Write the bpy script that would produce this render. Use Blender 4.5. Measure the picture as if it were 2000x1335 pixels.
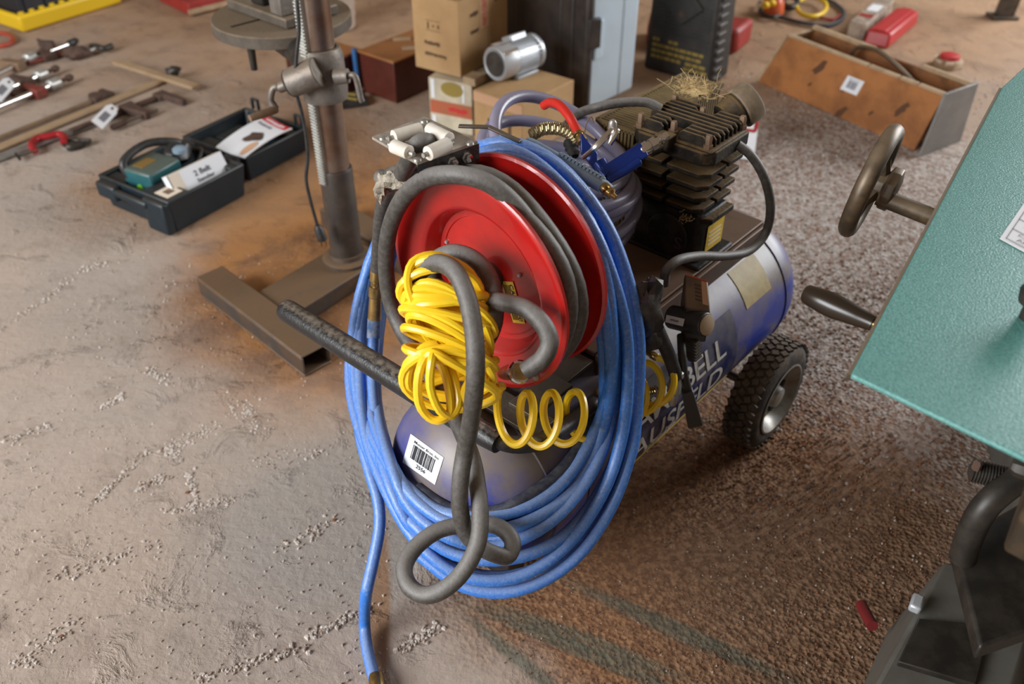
import bpy, math, random
import numpy as np
from mathutils import Matrix, Vector

# ------------------------------------------------------------------ camera, light, exposure
SC = bpy.context.scene
for o in list(bpy.data.objects):
    bpy.data.objects.remove(o)
F_PX, CAM_H, PITCH = 1750.0, 1.4, math.radians(38)
cam_d = bpy.data.cameras.new('camera')
cam_d.sensor_width = 36.0
cam_d.lens = F_PX / 2000 * 36
cam_d.clip_start = 0.05
cam_d.dof.use_dof = True
cam_d.dof.focus_distance = 1.38
cam_d.dof.aperture_fstop = 3.6
cam = bpy.data.objects.new('camera', cam_d)
SC.collection.objects.link(cam)
cam.location = (0, 0, CAM_H)
cam.rotation_euler = (math.pi / 2 - PITCH, 0, 0)
SC.camera = cam

world = bpy.data.worlds.new('world')
SC.world = world
world.use_nodes = True
world.node_tree.nodes['Background'].inputs[0].default_value = (1.0, 0.74, 0.52, 1)
world.node_tree.nodes['Background'].inputs[1].default_value = 0.21


def area_light(name, loc, target, size, power, color):
    d = bpy.data.lights.new(name, 'AREA')
    d.shape = 'RECTANGLE'
    d.size, d.size_y = size
    d.energy = power
    d.color = color
    o = bpy.data.objects.new(name, d)
    SC.collection.objects.link(o)
    o.location = loc
    o.rotation_euler = (Vector(target) - Vector(loc)).to_track_quat('-Z', 'Y').to_euler()
    return o


area_light('door_daylight_right', (5.2, 4.2, 2.3), (0.3, 1.6, 0.3), (3.2, 2.6), 370, (0.93, 0.97, 1.0))
area_light('door_daylight_left', (-4.3, -1.3, 2.5), (-0.2, 1.6, 0.3), (3.4, 2.6), 470, (0.95, 0.98, 1.0))
SC.view_settings.view_transform = 'Standard'
SC.view_settings.look = 'None'
SC.view_settings.exposure = 0.0
SC.view_settings.gamma = 1.0
SC.view_settings.use_curve_mapping = False

# ------------------------------------------------------------------ measuring helpers
ORI = np.array([0, 0, CAM_H])
_r = np.array([1.0, 0, 0])
_u = np.array([0, math.sin(PITCH), math.cos(PITCH)])
_f = np.array([0, math.cos(PITCH), -math.sin(PITCH)])
PHI = 0.72                                   # heading of the compressor tank
AX = np.array([math.sin(PHI), math.cos(PHI), 0])
BX = np.array([math.cos(PHI), -math.sin(PHI), 0])
A0 = np.array([-0.060, 1.072, 0])
ZUP = np.array([0, 0, 1.0])


def ray(x, y):
    return _r * (x - 1000) / F_PX + _u * (667.5 - y) / F_PX + _f


def Z(x, y, z=0.0):                          # sight line meets height z
    d = ray(x, y)
    return ORI + d * ((z - CAM_H) / d[2])


def D(x, y, dep):
    return ORI + ray(x, y) * dep


def U(x, y, u):                              # sight line meets a cross plane of the tank
    d = ray(x, y)
    return ORI + d * ((u - (ORI - A0) @ AX) / (d @ AX))


def V(x, y, v):                              # sight line meets a lengthwise plane of the tank
    d = ray(x, y)
    return ORI + d * ((v - (ORI - A0) @ BX) / (d @ BX))


def YP(x, y, yy):
    d = ray(x, y)
    return ORI + d * (yy / d[1])


def L(v, u, z):                              # compressor frame to world
    return A0 + AX * u + BX * v + ZUP * z


def arr(p):
    return np.array(p, float)


def nrm(v):
    v = arr(v)
    return v / np.linalg.norm(v)


def smooth_path(pts, n=8, closed=False):
    P = [arr(p) for p in pts]
    m = len(P)
    out = []
    segs = m if closed else m - 1
    for i in range(segs):
        if closed:
            p0, p1, p2, p3 = P[(i - 1) % m], P[i], P[(i + 1) % m], P[(i + 2) % m]
        else:
            p1, p2 = P[i], P[i + 1]
            p0 = P[i - 1] if i else 2 * p1 - p2
            p3 = P[i + 2] if i + 2 < m else 2 * p2 - p1
        # centripetal-ish Catmull-Rom
        for k in range(n):
            t = k / n
            out.append(0.5 * ((2 * p1) + (-p0 + p2) * t + (2 * p0 - 5 * p1 + 4 * p2 - p3) * t * t + (-p0 + 3 * p1 - 3 * p2 + p3) * t ** 3))
    if not closed:
        out.append(P[-1])
    return out


# ------------------------------------------------------------------ materials
def M(name, col, rough=0.6, metal=0.0, col2=None, scale=18.0, amt=0.5, dust=None, dust_amt=0.5, bump=0.0, bscale=120.0,
      spec=0.5, coat=0.0, alpha=1.0, thr=(0.42, 0.62), trans=0.0, dn=1.3, dr=None):
    m = bpy.data.materials.new(name)
    m.use_nodes = True
    nt = m.node_tree
    N, Lk = nt.nodes, nt.links
    b = N['Principled BSDF']
    b.inputs['Roughness'].default_value = rough
    b.inputs['Metallic'].default_value = metal
    b.inputs['Specular IOR Level'].default_value = spec
    b.inputs['Coat Weight'].default_value = coat
    b.inputs['Alpha'].default_value = alpha
    b.inputs['Transmission Weight'].default_value = trans
    c4 = (*col, 1)
    b.inputs['Base Color'].default_value = c4
    tc = N.new('ShaderNodeTexCoord')
    cur = None
    if col2 is not None:
        nz = N.new('ShaderNodeTexNoise')
        nz.inputs['Scale'].default_value = scale
        nz.inputs['Detail'].default_value = 6
        nz.inputs['Roughness'].default_value = 0.65
        Lk.new(tc.outputs['Object'], nz.inputs['Vector'])
        rp = N.new('ShaderNodeMapRange')
        rp.inputs[1].default_value, rp.inputs[2].default_value = thr
        rp.inputs[4].default_value = amt
        Lk.new(nz.outputs['Fac'], rp.inputs[0])
        mx = N.new('ShaderNodeMix')
        mx.data_type = 'RGBA'
        mx.inputs[6].default_value = c4
        mx.inputs[7].default_value = (*col2, 1)
        Lk.new(rp.outputs[0], mx.inputs[0])
        cur = mx.outputs[2]
    if dust is not None:
        g = N.new('ShaderNodeNewGeometry')
        sp = N.new('ShaderNodeSeparateXYZ')
        Lk.new(g.outputs['Normal'], sp.inputs[0])
        nz2 = N.new('ShaderNodeTexNoise')
        nz2.inputs['Scale'].default_value = scale * 1.7
        nz2.inputs['Detail'].default_value = 7
        Lk.new(tc.outputs['Object'], nz2.inputs['Vector'])
        ad = N.new('ShaderNodeMath')
        ad.operation = 'MULTIPLY_ADD'
        Lk.new(nz2.outputs['Fac'], ad.inputs[0])
        ad.inputs[1].default_value = dn
        Lk.new(sp.outputs['Z'], ad.inputs[2])
        mr = N.new('ShaderNodeMapRange')
        mr.inputs[1].default_value, mr.inputs[2].default_value = dr or (0.75, 1.55)
        mr.inputs[4].default_value = dust_amt
        Lk.new(ad.outputs[0], mr.inputs[0])
        mx2 = N.new('ShaderNodeMix')
        mx2.data_type = 'RGBA'
        if cur is not None:
            Lk.new(cur, mx2.inputs[6])
        else:
            mx2.inputs[6].default_value = c4
        mx2.inputs[7].default_value = (*dust, 1)
        Lk.new(mr.outputs[0], mx2.inputs[0])
        cur = mx2.outputs[2]
    if cur is not None:
        Lk.new(cur, b.inputs['Base Color'])
    if bump > 0:
        nb = N.new('ShaderNodeTexNoise')
        nb.inputs['Scale'].default_value = bscale
        nb.inputs['Detail'].default_value = 4
        Lk.new(tc.outputs['Object'], nb.inputs['Vector'])
        bp = N.new('ShaderNodeBump')
        bp.inputs['Strength'].default_value = bump
        bp.inputs['Distance'].default_value = 0.004
        Lk.new(nb.outputs['Fac'], bp.inputs['Height'])
        Lk.new(bp.outputs[0], b.inputs['Normal'])
    return m


DUST = (0.34, 0.27, 0.20)
OCHRE = (0.23, 0.145, 0.06)
mt = {
    'blue_hose': M('blue_rubber', (0.038, 0.185, 0.62), 0.36, col2=(0.26, 0.38, 0.60), scale=150, amt=0.6, dust=(0.44, 0.50, 0.58), dust_amt=0.50, bump=0.15, bscale=400, thr=(0.52, 0.72), dn=0.8, dr=(0.7, 1.5)),
    'grey_hose': M('grey_rubber', (0.050, 0.043, 0.037), 0.55, col2=(0.14, 0.13, 0.12), scale=110, amt=0.35, dust=(0.30, 0.285, 0.27), dust_amt=0.62, bump=0.12, bscale=300, dn=0.45, dr=(0.35, 1.2)),
    'violet_hose': M('violet_grey_rubber', (0.19, 0.185, 0.30), 0.30, col2=(0.23, 0.21, 0.29), scale=30, amt=0.6, dust=(0.30, 0.26, 0.27), dust_amt=0.35),
    'yellow': M('yellow_nylon', (0.90, 0.60, 0.02), 0.28, col2=(0.86, 0.50, 0.01), scale=20, amt=0.6, spec=0.6),
    'red_paint': M('red_paint', (0.46, 0.010, 0.008), 0.27, col2=(0.30, 0.010, 0.008), scale=14, amt=0.6, dust=(0.34, 0.09, 0.08), dust_amt=0.30, bump=0.04, bscale=60, coat=0.3),
    'tank': M('tank_blue_dusty', (0.020, 0.040, 0.28), 0.40, col2=(0.14, 0.115, 0.10), scale=6.5, amt=0.85, dust=(0.235, 0.19, 0.155), dust_amt=0.85, bump=0.05, bscale=60, thr=(0.49, 0.59), dr=(0.78, 1.45)),
    'pump': M('black_cast_iron', (0.010, 0.008, 0.006), 0.72, spec=0.3, col2=(0.04, 0.027, 0.015), scale=30, amt=0.8, dust=OCHRE, dust_amt=0.62, bump=0.3, bscale=150),
    'pump_plain': M('black_iron_plain', (0.010, 0.009, 0.008), 0.55, spec=0.3, col2=(0.04, 0.03, 0.022), scale=30, amt=0.7, bump=0.25, bscale=160),
    'black_plastic': M('black_plastic', (0.018, 0.018, 0.019), 0.42, col2=(0.05, 0.045, 0.04), scale=40, amt=0.5),
    'black_dusty': M('black_dusty', (0.017, 0.016, 0.016), 0.40, col2=(0.055, 0.05, 0.045), scale=26, amt=0.7, dust=(0.19, 0.155, 0.125), dust_amt=0.55, bump=0.2, bscale=160),
    'handle': M('handle_black', (0.012, 0.011, 0.011), 0.38, col2=(0.045, 0.04, 0.036), scale=60, amt=0.3, dust=(0.26, 0.215, 0.17), dust_amt=0.75, bump=0.2, bscale=200, dn=0.7, dr=(1.16, 1.42), thr=(0.5, 0.7)),
    'guard': M('dusty_belt_guard', (0.18, 0.12, 0.045), 0.75, col2=(0.10, 0.07, 0.03), scale=30, amt=0.7),
    'dark_steel': M('dark_steel', (0.07, 0.065, 0.06), 0.5, 0.6, col2=(0.15, 0.11, 0.08), scale=30, amt=0.7, dust=DUST, dust_amt=0.35, bump=0.2),
    'steel': M('galvanised_steel', (0.45, 0.44, 0.42), 0.38, 0.5, col2=(0.26, 0.23, 0.20), scale=30, amt=0.7),
    'chrome': M('bright_steel', (0.72, 0.70, 0.68), 0.18, 1.0),
    'brass': M('brass', (0.52, 0.36, 0.14), 0.3, 1.0, col2=(0.25, 0.17, 0.08), scale=60, amt=0.6),
    'white_plastic': M('white_plastic', (0.72, 0.68, 0.61), 0.45, col2=(0.5, 0.40, 0.28), scale=20, amt=0.4),
    'paper': M('white_paper', (0.74, 0.75, 0.78), 0.6),
    'paper_warm': M('cream_paper', (0.70, 0.60, 0.48), 0.7),
    'ink': M('black_ink', (0.025, 0.025, 0.03), 0.6),
    'grey_ink': M('grey_ink', (0.22, 0.22, 0.25), 0.6),
    'brown_ink': M('brown_ink', (0.10, 0.055, 0.025), 0.7),
    'red_ink': M('red_ink', (0.55, 0.02, 0.03), 0.5),
    'yellow_label': M('yellow_label', (0.72, 0.48, 0.03), 0.5, col2=(0.5, 0.33, 0.05), scale=50, amt=0.6),
    'label_blue': M('dark_blue_label', (0.022, 0.025, 0.085), 0.3, col2=(0.16, 0.145, 0.15), scale=12, amt=0.6, dust=(0.20, 0.18, 0.17), dust_amt=0.7),
    'letter': M('cream_letters', (0.52, 0.49, 0.44), 0.5, col2=(0.36, 0.32, 0.28), scale=60, amt=0.6),
    'rubber': M('tyre_rubber', (0.020, 0.017, 0.015), 0.8, col2=(0.10, 0.065, 0.04), scale=35, amt=0.8, dust=(0.16, 0.11, 0.07), dust_amt=0.5, bump=0.25, bscale=200),
    'rim': M('dirty_wheel_rim', (0.34, 0.33, 0.31), 0.35, 0.35, col2=(0.20, 0.16, 0.11), scale=22, amt=0.8),
    'case': M('dark_teal_plastic', (0.007, 0.016, 0.024), 0.45, col2=(0.013, 0.024, 0.03), scale=20, amt=0.5, dust=(0.045, 0.038, 0.030), dust_amt=0.6),
    'tool_teal': M('teal_tool', (0.02, 0.10, 0.115), 0.42, col2=(0.03, 0.13, 0.13), scale=30, amt=0.5, dust=(0.15, 0.11, 0.06), dust_amt=0.5),
    'cardboard': M('cardboard', (0.45, 0.28, 0.13), 0.8, col2=(0.36, 0.21, 0.09), scale=9, amt=0.6, bump=0.05, bscale=40),
    'cardboard_in': M('cardboard_inside', (0.22, 0.12, 0.05), 0.85),
    'tape': M('printed_tape', (0.60, 0.36, 0.22), 0.35),
    'photo_print': M('box_print', (0.46, 0.40, 0.30), 0.5, col2=(0.62, 0.55, 0.40), scale=14, amt=0.8),
    'red_print': M('box_red_band', (0.36, 0.12, 0.05), 0.5, col2=(0.5, 0.10, 0.05), scale=16, amt=0.6),
    'alu': M('cast_aluminium', (0.52, 0.54, 0.57), 0.38, 0.45, col2=(0.44, 0.44, 0.45), scale=20, amt=0.5),
    'tote': M('pale_blue_plastic', (0.50, 0.60, 0.68), 0.5, col2=(0.44, 0.53, 0.60), scale=6, amt=0.5),
    'lid': M('black_lid_plastic', (0.024, 0.019, 0.017), 0.5, col2=(0.06, 0.042, 0.032), scale=10, amt=0.7),
    'starter': M('charcoal_plastic', (0.022, 0.021, 0.020), 0.5, col2=(0.05, 0.042, 0.035), scale=16, amt=0.5, dust=(0.14, 0.11, 0.08), dust_amt=0.5),
    'yellow_print': M('dull_yellow_print', (0.28, 0.20, 0.04), 0.6),
    'red_plastic': M('red_plastic', (0.46, 0.03, 0.035), 0.4, col2=(0.35, 0.03, 0.02), scale=20, amt=0.5),
    'red_dark': M('dull_red', (0.30, 0.025, 0.02), 0.5, col2=(0.18, 0.02, 0.015), scale=20, amt=0.5),
    'plywood': M('stained_plywood', (0.38, 0.15, 0.045), 0.55, col2=(0.20, 0.075, 0.025), scale=7, amt=0.75, bump=0.06, bscale=30),
    'plywood_in': M('dark_plywood', (0.26, 0.11, 0.04), 0.7, col2=(0.10, 0.045, 0.02), scale=10, amt=0.8),
    'wood_edge': M('pale_wood_edge', (0.42, 0.30, 0.18), 0.75, col2=(0.24, 0.16, 0.09), scale=25, amt=0.6),
    'grey_panel': M('grey_painted_panel', (0.20, 0.19, 0.18), 0.5, col2=(0.28, 0.26, 0.24), scale=12, amt=0.6),
    'mahogany': M('dark_red_wood', (0.085, 0.018, 0.010), 0.4, col2=(0.05, 0.011, 0.007), scale=12, amt=0.6),
    'mahogany_top': M('dusty_wood_top', (0.30, 0.12, 0.035), 0.5, col2=(0.20, 0.07, 0.02), scale=8, amt=0.6),
    'cast': M('grey_cast_iron', (0.19, 0.17, 0.15), 0.5, 0.4, col2=(0.11, 0.085, 0.07), scale=25, amt=0.7, dust=(0.33, 0.26, 0.19), dust_amt=0.55, bump=0.2),
    'column': M('steel_column', (0.30, 0.23, 0.19), 0.32, 0.85, col2=(0.22, 0.12, 0.075), scale=12, amt=0.8),
    'column_base': M('brown_black_sleeve', (0.035, 0.026, 0.021), 0.5, col2=(0.075, 0.05, 0.035), scale=20, amt=0.6),
    'rusty_base': M('rusty_base_steel', (0.055, 0.045, 0.038), 0.6, 0.2, col2=(0.10, 0.055, 0.028), scale=14, amt=0.8, dust=(0.19, 0.115, 0.062), dust_amt=0.75, bump=0.15),
    'rust': M('rusty_iron', (0.105, 0.058, 0.04), 0.75, 0.2, col2=(0.055, 0.04, 0.034), scale=40, amt=0.8, bump=0.3),
    'rust_red': M('worn_red_iron', (0.24, 0.035, 0.025), 0.6, 0.1, col2=(0.10, 0.045, 0.03), scale=40, amt=0.8),
    'bar_brown': M('brown_bar', (0.21, 0.13, 0.075), 0.6, col2=(0.13, 0.08, 0.05), scale=25, amt=0.7),
    'bar_tan': M('tan_wood_bar', (0.36, 0.25, 0.15), 0.65, col2=(0.28, 0.18, 0.10), scale=18, amt=0.6),
    'bar_grey': M('grey_bar', (0.26, 0.25, 0.24), 0.5, 0.4, col2=(0.2, 0.17, 0.14), scale=25, amt=0.6),
    'crate_black': M('black_crate', (0.012, 0.013, 0.018), 0.5),
    'crate_yellow': M('yellow_crate', (0.72, 0.47, 0.015), 0.4),
    'orange_red': M('orange_red_rubber', (0.36, 0.055, 0.03), 0.5),
    'teal': M('teal_hammertone', (0.120, 0.325, 0.295), 0.36, col2=(0.055, 0.20, 0.19), scale=330, amt=0.85, bump=0.25, bscale=380, spec=0.55),
    'brown_iron': M('brown_oily_iron', (0.045, 0.032, 0.02), 0.45, 0.3, col2=(0.11, 0.07, 0.035), scale=22, amt=0.8, dust=(0.27, 0.20, 0.13), dust_amt=0.55),
    'black_iron': M('black_oily_iron', (0.020, 0.017, 0.014), 0.45, 0.2, col2=(0.05, 0.04, 0.03), scale=20, amt=0.7),
    'base_grey': M('grey_green_base', (0.11, 0.105, 0.09), 0.5, col2=(0.07, 0.06, 0.05), scale=10, amt=0.6),
    'clamp_red': M('clamp_red', (0.34, 0.012, 0.018), 0.4, col2=(0.22, 0.015, 0.015), scale=40, amt=0.6),
    'red_hose': M('red_rubber', (0.50, 0.018, 0.010), 0.4),
    'rack': M('pale_rack_steel', (0.50, 0.50, 0.46), 0.4, 0.1, col2=(0.34, 0.33, 0.30), scale=60, amt=0.5),
    'table': M('dirty_table_iron', (0.11, 0.09, 0.07), 0.55, 0.2, col2=(0.07, 0.055, 0.042), scale=25, amt=0.7, dust=(0.25, 0.185, 0.12), dust_amt=0.7, bump=0.2),
    'royal_blue': M('anodised_blue', (0.010, 0.035, 0.23), 0.22, 0.25),
    'blue_grey': M('blue_grey_grip', (0.21, 0.29, 0.36), 0.5, col2=(0.15, 0.2, 0.25), scale=40, amt=0.6),
    'straw': M('straw', (0.50, 0.36, 0.17), 0.8, col2=(0.34, 0.22, 0.09), scale=40, amt=0.6),
    'rag': M('dirty_rag', (0.46, 0.41, 0.33), 0.9, col2=(0.20, 0.17, 0.13), scale=60, amt=0.8, bump=0.5, bscale=200),
    'clear': M('cloudy_bucket', (0.42, 0.33, 0.27), 0.35, col2=(0.36, 0.27, 0.21), scale=10, amt=0.5),
    'blue_paint': M('blue_paint', (0.02, 0.10, 0.27), 0.5),
    'orange_lamp': M('orange_red_plastic', (0.55, 0.10, 0.03), 0.3),
    'green_dot': M('green_sticker', (0.22, 0.62, 0.03), 0.5),
    'cord': M('black_cord', (0.017, 0.016, 0.016), 0.5, col2=(0.05, 0.045, 0.04), scale=60, amt=0.5),
}


# ------------------------------------------------------------------ mesh builder (world coordinates)
class MB:
    def __init__(self):
        self.v, self.f = [], []

    def add(self, vs, fs):
        o = len(self.v)
        self.v += [tuple(map(float, p)) for p in vs]
        self.f += [tuple(i + o for i in q) for q in fs]
        return self

    def hexa(self, c):                       # 4 bottom (ccw) + 4 top
        return self.add(c, [(3, 2, 1, 0), (4, 5, 6, 7), (0, 1, 5, 4), (1, 2, 6, 5), (2, 3, 7, 6), (3, 0, 4, 7)])

    def box(self, c, s, X=(1, 0, 0), Y=None, top=1.0):
        X = nrm(X)
        if Y is None:
            Y = np.cross(ZUP, X)
        Y = nrm(Y)
        W = np.cross(X, Y)
        c = arr(c)
        h = [q / 2 for q in s]
        pts = []
        for k, sc in ((-1, 1.0), (1, top)):
            for i, j in ((-1, -1), (1, -1), (1, 1), (-1, 1)):
                pts.append(c + X * h[0] * i * sc + Y * h[1] * j * sc + W * h[2] * k)
        return self.hexa(pts)

    def prism(self, poly, vec):
        n = len(poly)
        P = [arr(p) for p in poly]
        vec = arr(vec)
        return self.add(P + [p + vec for p in P], [tuple(range(n - 1, -1, -1)), tuple(range(n, 2 * n))] + [(i, (i + 1) % n, n + (i + 1) % n, n + i) for i in range(n)])

    def lathe(self, p, axis, prof, n=24, caps=True, X=None):
        p, w = arr(p), nrm(axis)
        x = np.cross(w, (0, 0, 1) if abs(w[2]) < 0.9 else (1, 0, 0)) if X is None else arr(X)
        x = nrm(x)
        y = np.cross(w, x)
        vs, fs = [], []
        for r, h in prof:
            for k in range(n):
                t = 2 * math.pi * k / n
                vs.append(p + w * h + (x * math.cos(t) + y * math.sin(t)) * r)
        for i in range(len(prof) - 1):
            for k in range(n):
                a, b = i * n + k, i * n + (k + 1) % n
                fs.append((a, b, b + n, a + n))
        if caps:
            fs.append(tuple(range(n - 1, -1, -1)))
            fs.append(tuple((len(prof) - 1) * n + k for k in range(n)))
        return self.add(vs, fs)

    def cyl(self, p0, p1, r0, r1=None, n=16):
        p0, p1 = arr(p0), arr(p1)
        h = np.linalg.norm(p1 - p0)
        return self.lathe(p0, p1 - p0, [(r0, 0), (r0 if r1 is None else r1, h)], n)

    def tube(self, pts, r, n=10, closed=False):
        P = [arr(p) for p in pts]
        m = len(P)
        T = []
        for i in range(m):
            if closed:
                t = P[(i + 1) % m] - P[i - 1]
            else:
                t = P[min(i + 1, m - 1)] - P[max(i - 1, 0)]
            T.append(nrm(t + 1e-12))
        x = np.cross(T[0], (0, 0, 1) if abs(T[0][2]) < 0.9 else (1, 0, 0))
        x = nrm(x)
        vs, fs = [], []
        for i in range(m):
            x = nrm(x - T[i] * (x @ T[i]))
            y = np.cross(T[i], x)
            rr = r[i] if hasattr(r, '__len__') else r
            for k in range(n):
                t = 2 * math.pi * k / n
                vs.append(P[i] + (x * math.cos(t) + y * math.sin(t)) * rr)
        for i in range(m - (0 if closed else 1)):
            j = (i + 1) % m
            for k in range(n):
                a, b = i * n + k, i * n + (k + 1) % n
                c, d = j * n + (k + 1) % n, j * n + k
                fs.append((a, b, c, d))
        if not closed:
            fs.append(tuple(range(n - 1, -1, -1)))
            fs.append(tuple((m - 1) * n + k for k in range(n)))
        return self.add(vs, fs)

    def torus(self, c, axis, R, r, n=40, m=10):
        c, w = arr(c), nrm(axis)
        x = nrm(np.cross(w, (0, 0, 1) if abs(w[2]) < 0.9 else (1, 0, 0)))
        y = np.cross(w, x)
        return self.tube([c + (x * math.cos(2 * math.pi * k / n) + y * math.sin(2 * math.pi * k / n)) * R for k in range(n)], r, m, True)

    def blob(self, c, rad, seed=0, amp=0.15, n=14, m=9, X=(1, 0, 0)):
        rg = random.Random(seed)
        X = nrm(X)
        Y = nrm(np.cross(ZUP, X))
        ph = [(rg.uniform(0, 6.28), rg.uniform(0, 6.28), rg.randint(1, 4), rg.randint(1, 4)) for _ in range(4)]
        c = arr(c)
        vs, fs = [c + arr((0, 0, -rad[2]))], []
        for i in range(1, m):
            th = math.pi * i / m
            for k in range(n):
                p = 2 * math.pi * k / n
                s = 1 + amp * sum(math.sin(q[2] * p + q[0]) * math.sin(q[3] * th + q[1]) for q in ph) / 2
                vs.append(c + (X * (math.sin(th) * math.cos(p) * rad[0]) + Y * (math.sin(th) * math.sin(p) * rad[1]) + ZUP * (-math.cos(th) * rad[2])) * s)
        vs.append(c + arr((0, 0, rad[2])))
        for k in range(n):
            fs.append((0, 1 + (k + 1) % n, 1 + k))
            e = 1 + (m - 2) * n
            fs.append((len(vs) - 1, e + k, e + (k + 1) % n))
        for i in range(m - 2):
            for k in range(n):
                a, b = 1 + i * n + k, 1 + i * n + (k + 1) % n
                fs.append((a, b, b + n, a + n))
        return self.add(vs, fs)

    def build(self, name, mat, parent=None, bevel=0.0, ang=38, flat=False, label=None):
        me = bpy.data.meshes.new(name)
        vs = self.v
        if parent is not None:
            inv = world_of(parent).inverted()
            vs = [tuple(inv @ Vector(p)) for p in vs]
        me.from_pydata(vs, [], self.f)
        me.validate()
        me.materials.append(mt[mat] if isinstance(mat, str) else mat)
        if not flat:
            me.polygons.foreach_set('use_smooth', [True] * len(me.polygons))
            me.set_sharp_from_angle(angle=math.radians(ang))
        o = bpy.data.objects.new(name, me)
        SC.collection.objects.link(o)
        if parent is not None:
            o.parent = parent
        if bevel > 0:
            b = o.modifiers.new('bevel', 'BEVEL')
            b.width = bevel
            b.segments = 2
            b.limit_method = 'ANGLE'
            b.angle_limit = math.radians(35)
        if label:
            o['label'] = label
        return o


def world_of(o):
    m = Matrix.Translation(o.location) @ o.rotation_euler.to_matrix().to_4x4()
    return world_of(o.parent) @ m if o.parent is not None else m


def tag(o, label, cat, group=None, kind=None):
    o['label'] = label
    o['category'] = cat
    if group:
        o['group'] = group
    if kind:
        o['kind'] = kind
    return o


def thing(name, loc, label, cat, rotz=0.0, group=None):
    o = bpy.data.objects.new(name, None)
    SC.collection.objects.link(o)
    o.location = tuple(map(float, loc))
    o.rotation_euler = (0, 0, rotz)
    o.empty_display_size = 0.05
    return tag(o, label, cat, group)


def quad_map(bl, br, tr, tl):
    bl, br, tr, tl = map(arr, (bl, br, tr, tl))
    n = nrm(np.cross(br - bl, tl - bl))

    def f(s, t, off=0.0):
        return (bl * (1 - s) + br * s) * (1 - t) + (tl * (1 - s) + tr * s) * t + n * off
    return f


def patch(mapf, name, mat, parent, rect=(0, 0, 1, 1), ns=6, ntt=6, off=0.0008, thick=0.0006, cut=0.0, label=None):
    s0, t0, s1, t1 = rect
    mb = MB()
    vs, fs = [], []
    for o2 in (off - thick, off):
        for i in range(ns + 1):
            for j in range(ntt + 1):
                vs.append(mapf(s0 + (s1 - s0) * i / ns, t0 + (t1 - t0) * j / ntt, o2))
    K = (ns + 1) * (ntt + 1)
    idx = lambda i, j, k: k * K + i * (ntt + 1) + j
    for i in range(ns):
        for j in range(ntt):
            fs.append((idx(i, j, 1), idx(i + 1, j, 1), idx(i + 1, j + 1, 1), idx(i, j + 1, 1)))
            fs.append((idx(i, j + 1, 0), idx(i + 1, j + 1, 0), idx(i + 1, j, 0), idx(i, j, 0)))
    for i in range(ns):
        fs.append((idx(i, 0, 0), idx(i + 1, 0, 0), idx(i + 1, 0, 1), idx(i, 0, 1)))
        fs.append((idx(i, ntt, 1), idx(i + 1, ntt, 1), idx(i + 1, ntt, 0), idx(i, ntt, 0)))
    for j in range(ntt):
        fs.append((idx(0, j, 1), idx(0, j + 1, 1), idx(0, j + 1, 0), idx(0, j, 0)))
        fs.append((idx(ns, j, 0), idx(ns, j + 1, 0), idx(ns, j + 1, 1), idx(ns, j, 1)))
    mb.add(vs, fs)
    return mb.build(name, mat, parent, label=label)


def strips(mapf, rects, name, mat, parent, off=0.0016, label=None):
    mb = MB()
    for (s0, t0, s1, t1) in rects:
        k = 3
        for i in range(k):
            a, b = s0 + (s1 - s0) * i / k, s0 + (s1 - s0) * (i + 1) / k
            lo = [mapf(a, t0, off - 0.0008), mapf(b, t0, off - 0.0008), mapf(b, t1, off - 0.0008), mapf(a, t1, off - 0.0008)]
            hi = [mapf(a, t0, off), mapf(b, t0, off), mapf(b, t1, off), mapf(a, t1, off)]
            mb.hexa(lo + hi)
    return mb.build(name, mat, parent, flat=True, label=label)


def barcode_rects(s0, t0, s1, t1, n=16, seed=3):
    rg = random.Random(seed)
    out, x = [], s0
    step = (s1 - s0) / n
    for i in range(n):
        w = step * rg.choice((0.35, 0.5, 0.75))
        out.append((x, t0, x + w, t1))
        x += step
    return out


def lettering(mapf, text, rect, name, mat, parent, off=0.0016, bold=0.0, label=None):
    cu = bpy.data.curves.new('lettering', 'FONT')
    cu.body = text
    cu.size = 1.0
    cu.offset = bold
    cu.resolution_u = 3
    ob = bpy.data.objects.new('lettering', cu)
    SC.collection.objects.link(ob)
    bpy.context.view_layer.update()
    me = bpy.data.meshes.new_from_object(ob.evaluated_get(bpy.context.evaluated_depsgraph_get()))
    co = np.array([v.co[:] for v in me.vertices])
    fs = [tuple(p.vertices) for p in me.polygons]
    bpy.data.objects.remove(ob)
    bpy.data.curves.remove(cu)
    bpy.data.meshes.remove(me)
    lo, hi = co.min(0), co.max(0)
    s0, t0, s1, t1 = rect
    S = s0 + (co[:, 0] - lo[0]) / max(hi[0] - lo[0], 1e-6) * (s1 - s0)
    T = t0 + (co[:, 1] - lo[1]) / max(hi[1] - lo[1], 1e-6) * (t1 - t0)
    mb = MB()
    mb.add([mapf(a, b, off) for a, b in zip(S, T)], fs)
    return mb.build(name, mat, parent, flat=True, label=label)


def worn_print(mapf, rect, name, mat, parent, off=0.0016, seed=1):
    """a line of print too small or worn to read: a row of word-like bars"""
    rg = random.Random(seed)
    s0, t0, s1, t1 = rect
    rc, s = [], s0
    step = (s1 - s0) / 7
    while s < s1 - step * 0.2:
        w = min(step * rg.uniform(0.45, 0.85), s1 - s)
        rc.append((s, t0 + (t1 - t0) * rg.uniform(0, 0.25), s + w, t1 - (t1 - t0) * rg.uniform(0, 0.25)))
        s += w + step * 0.22
    return strips(mapf, rc, name, mat, parent, off)


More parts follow.
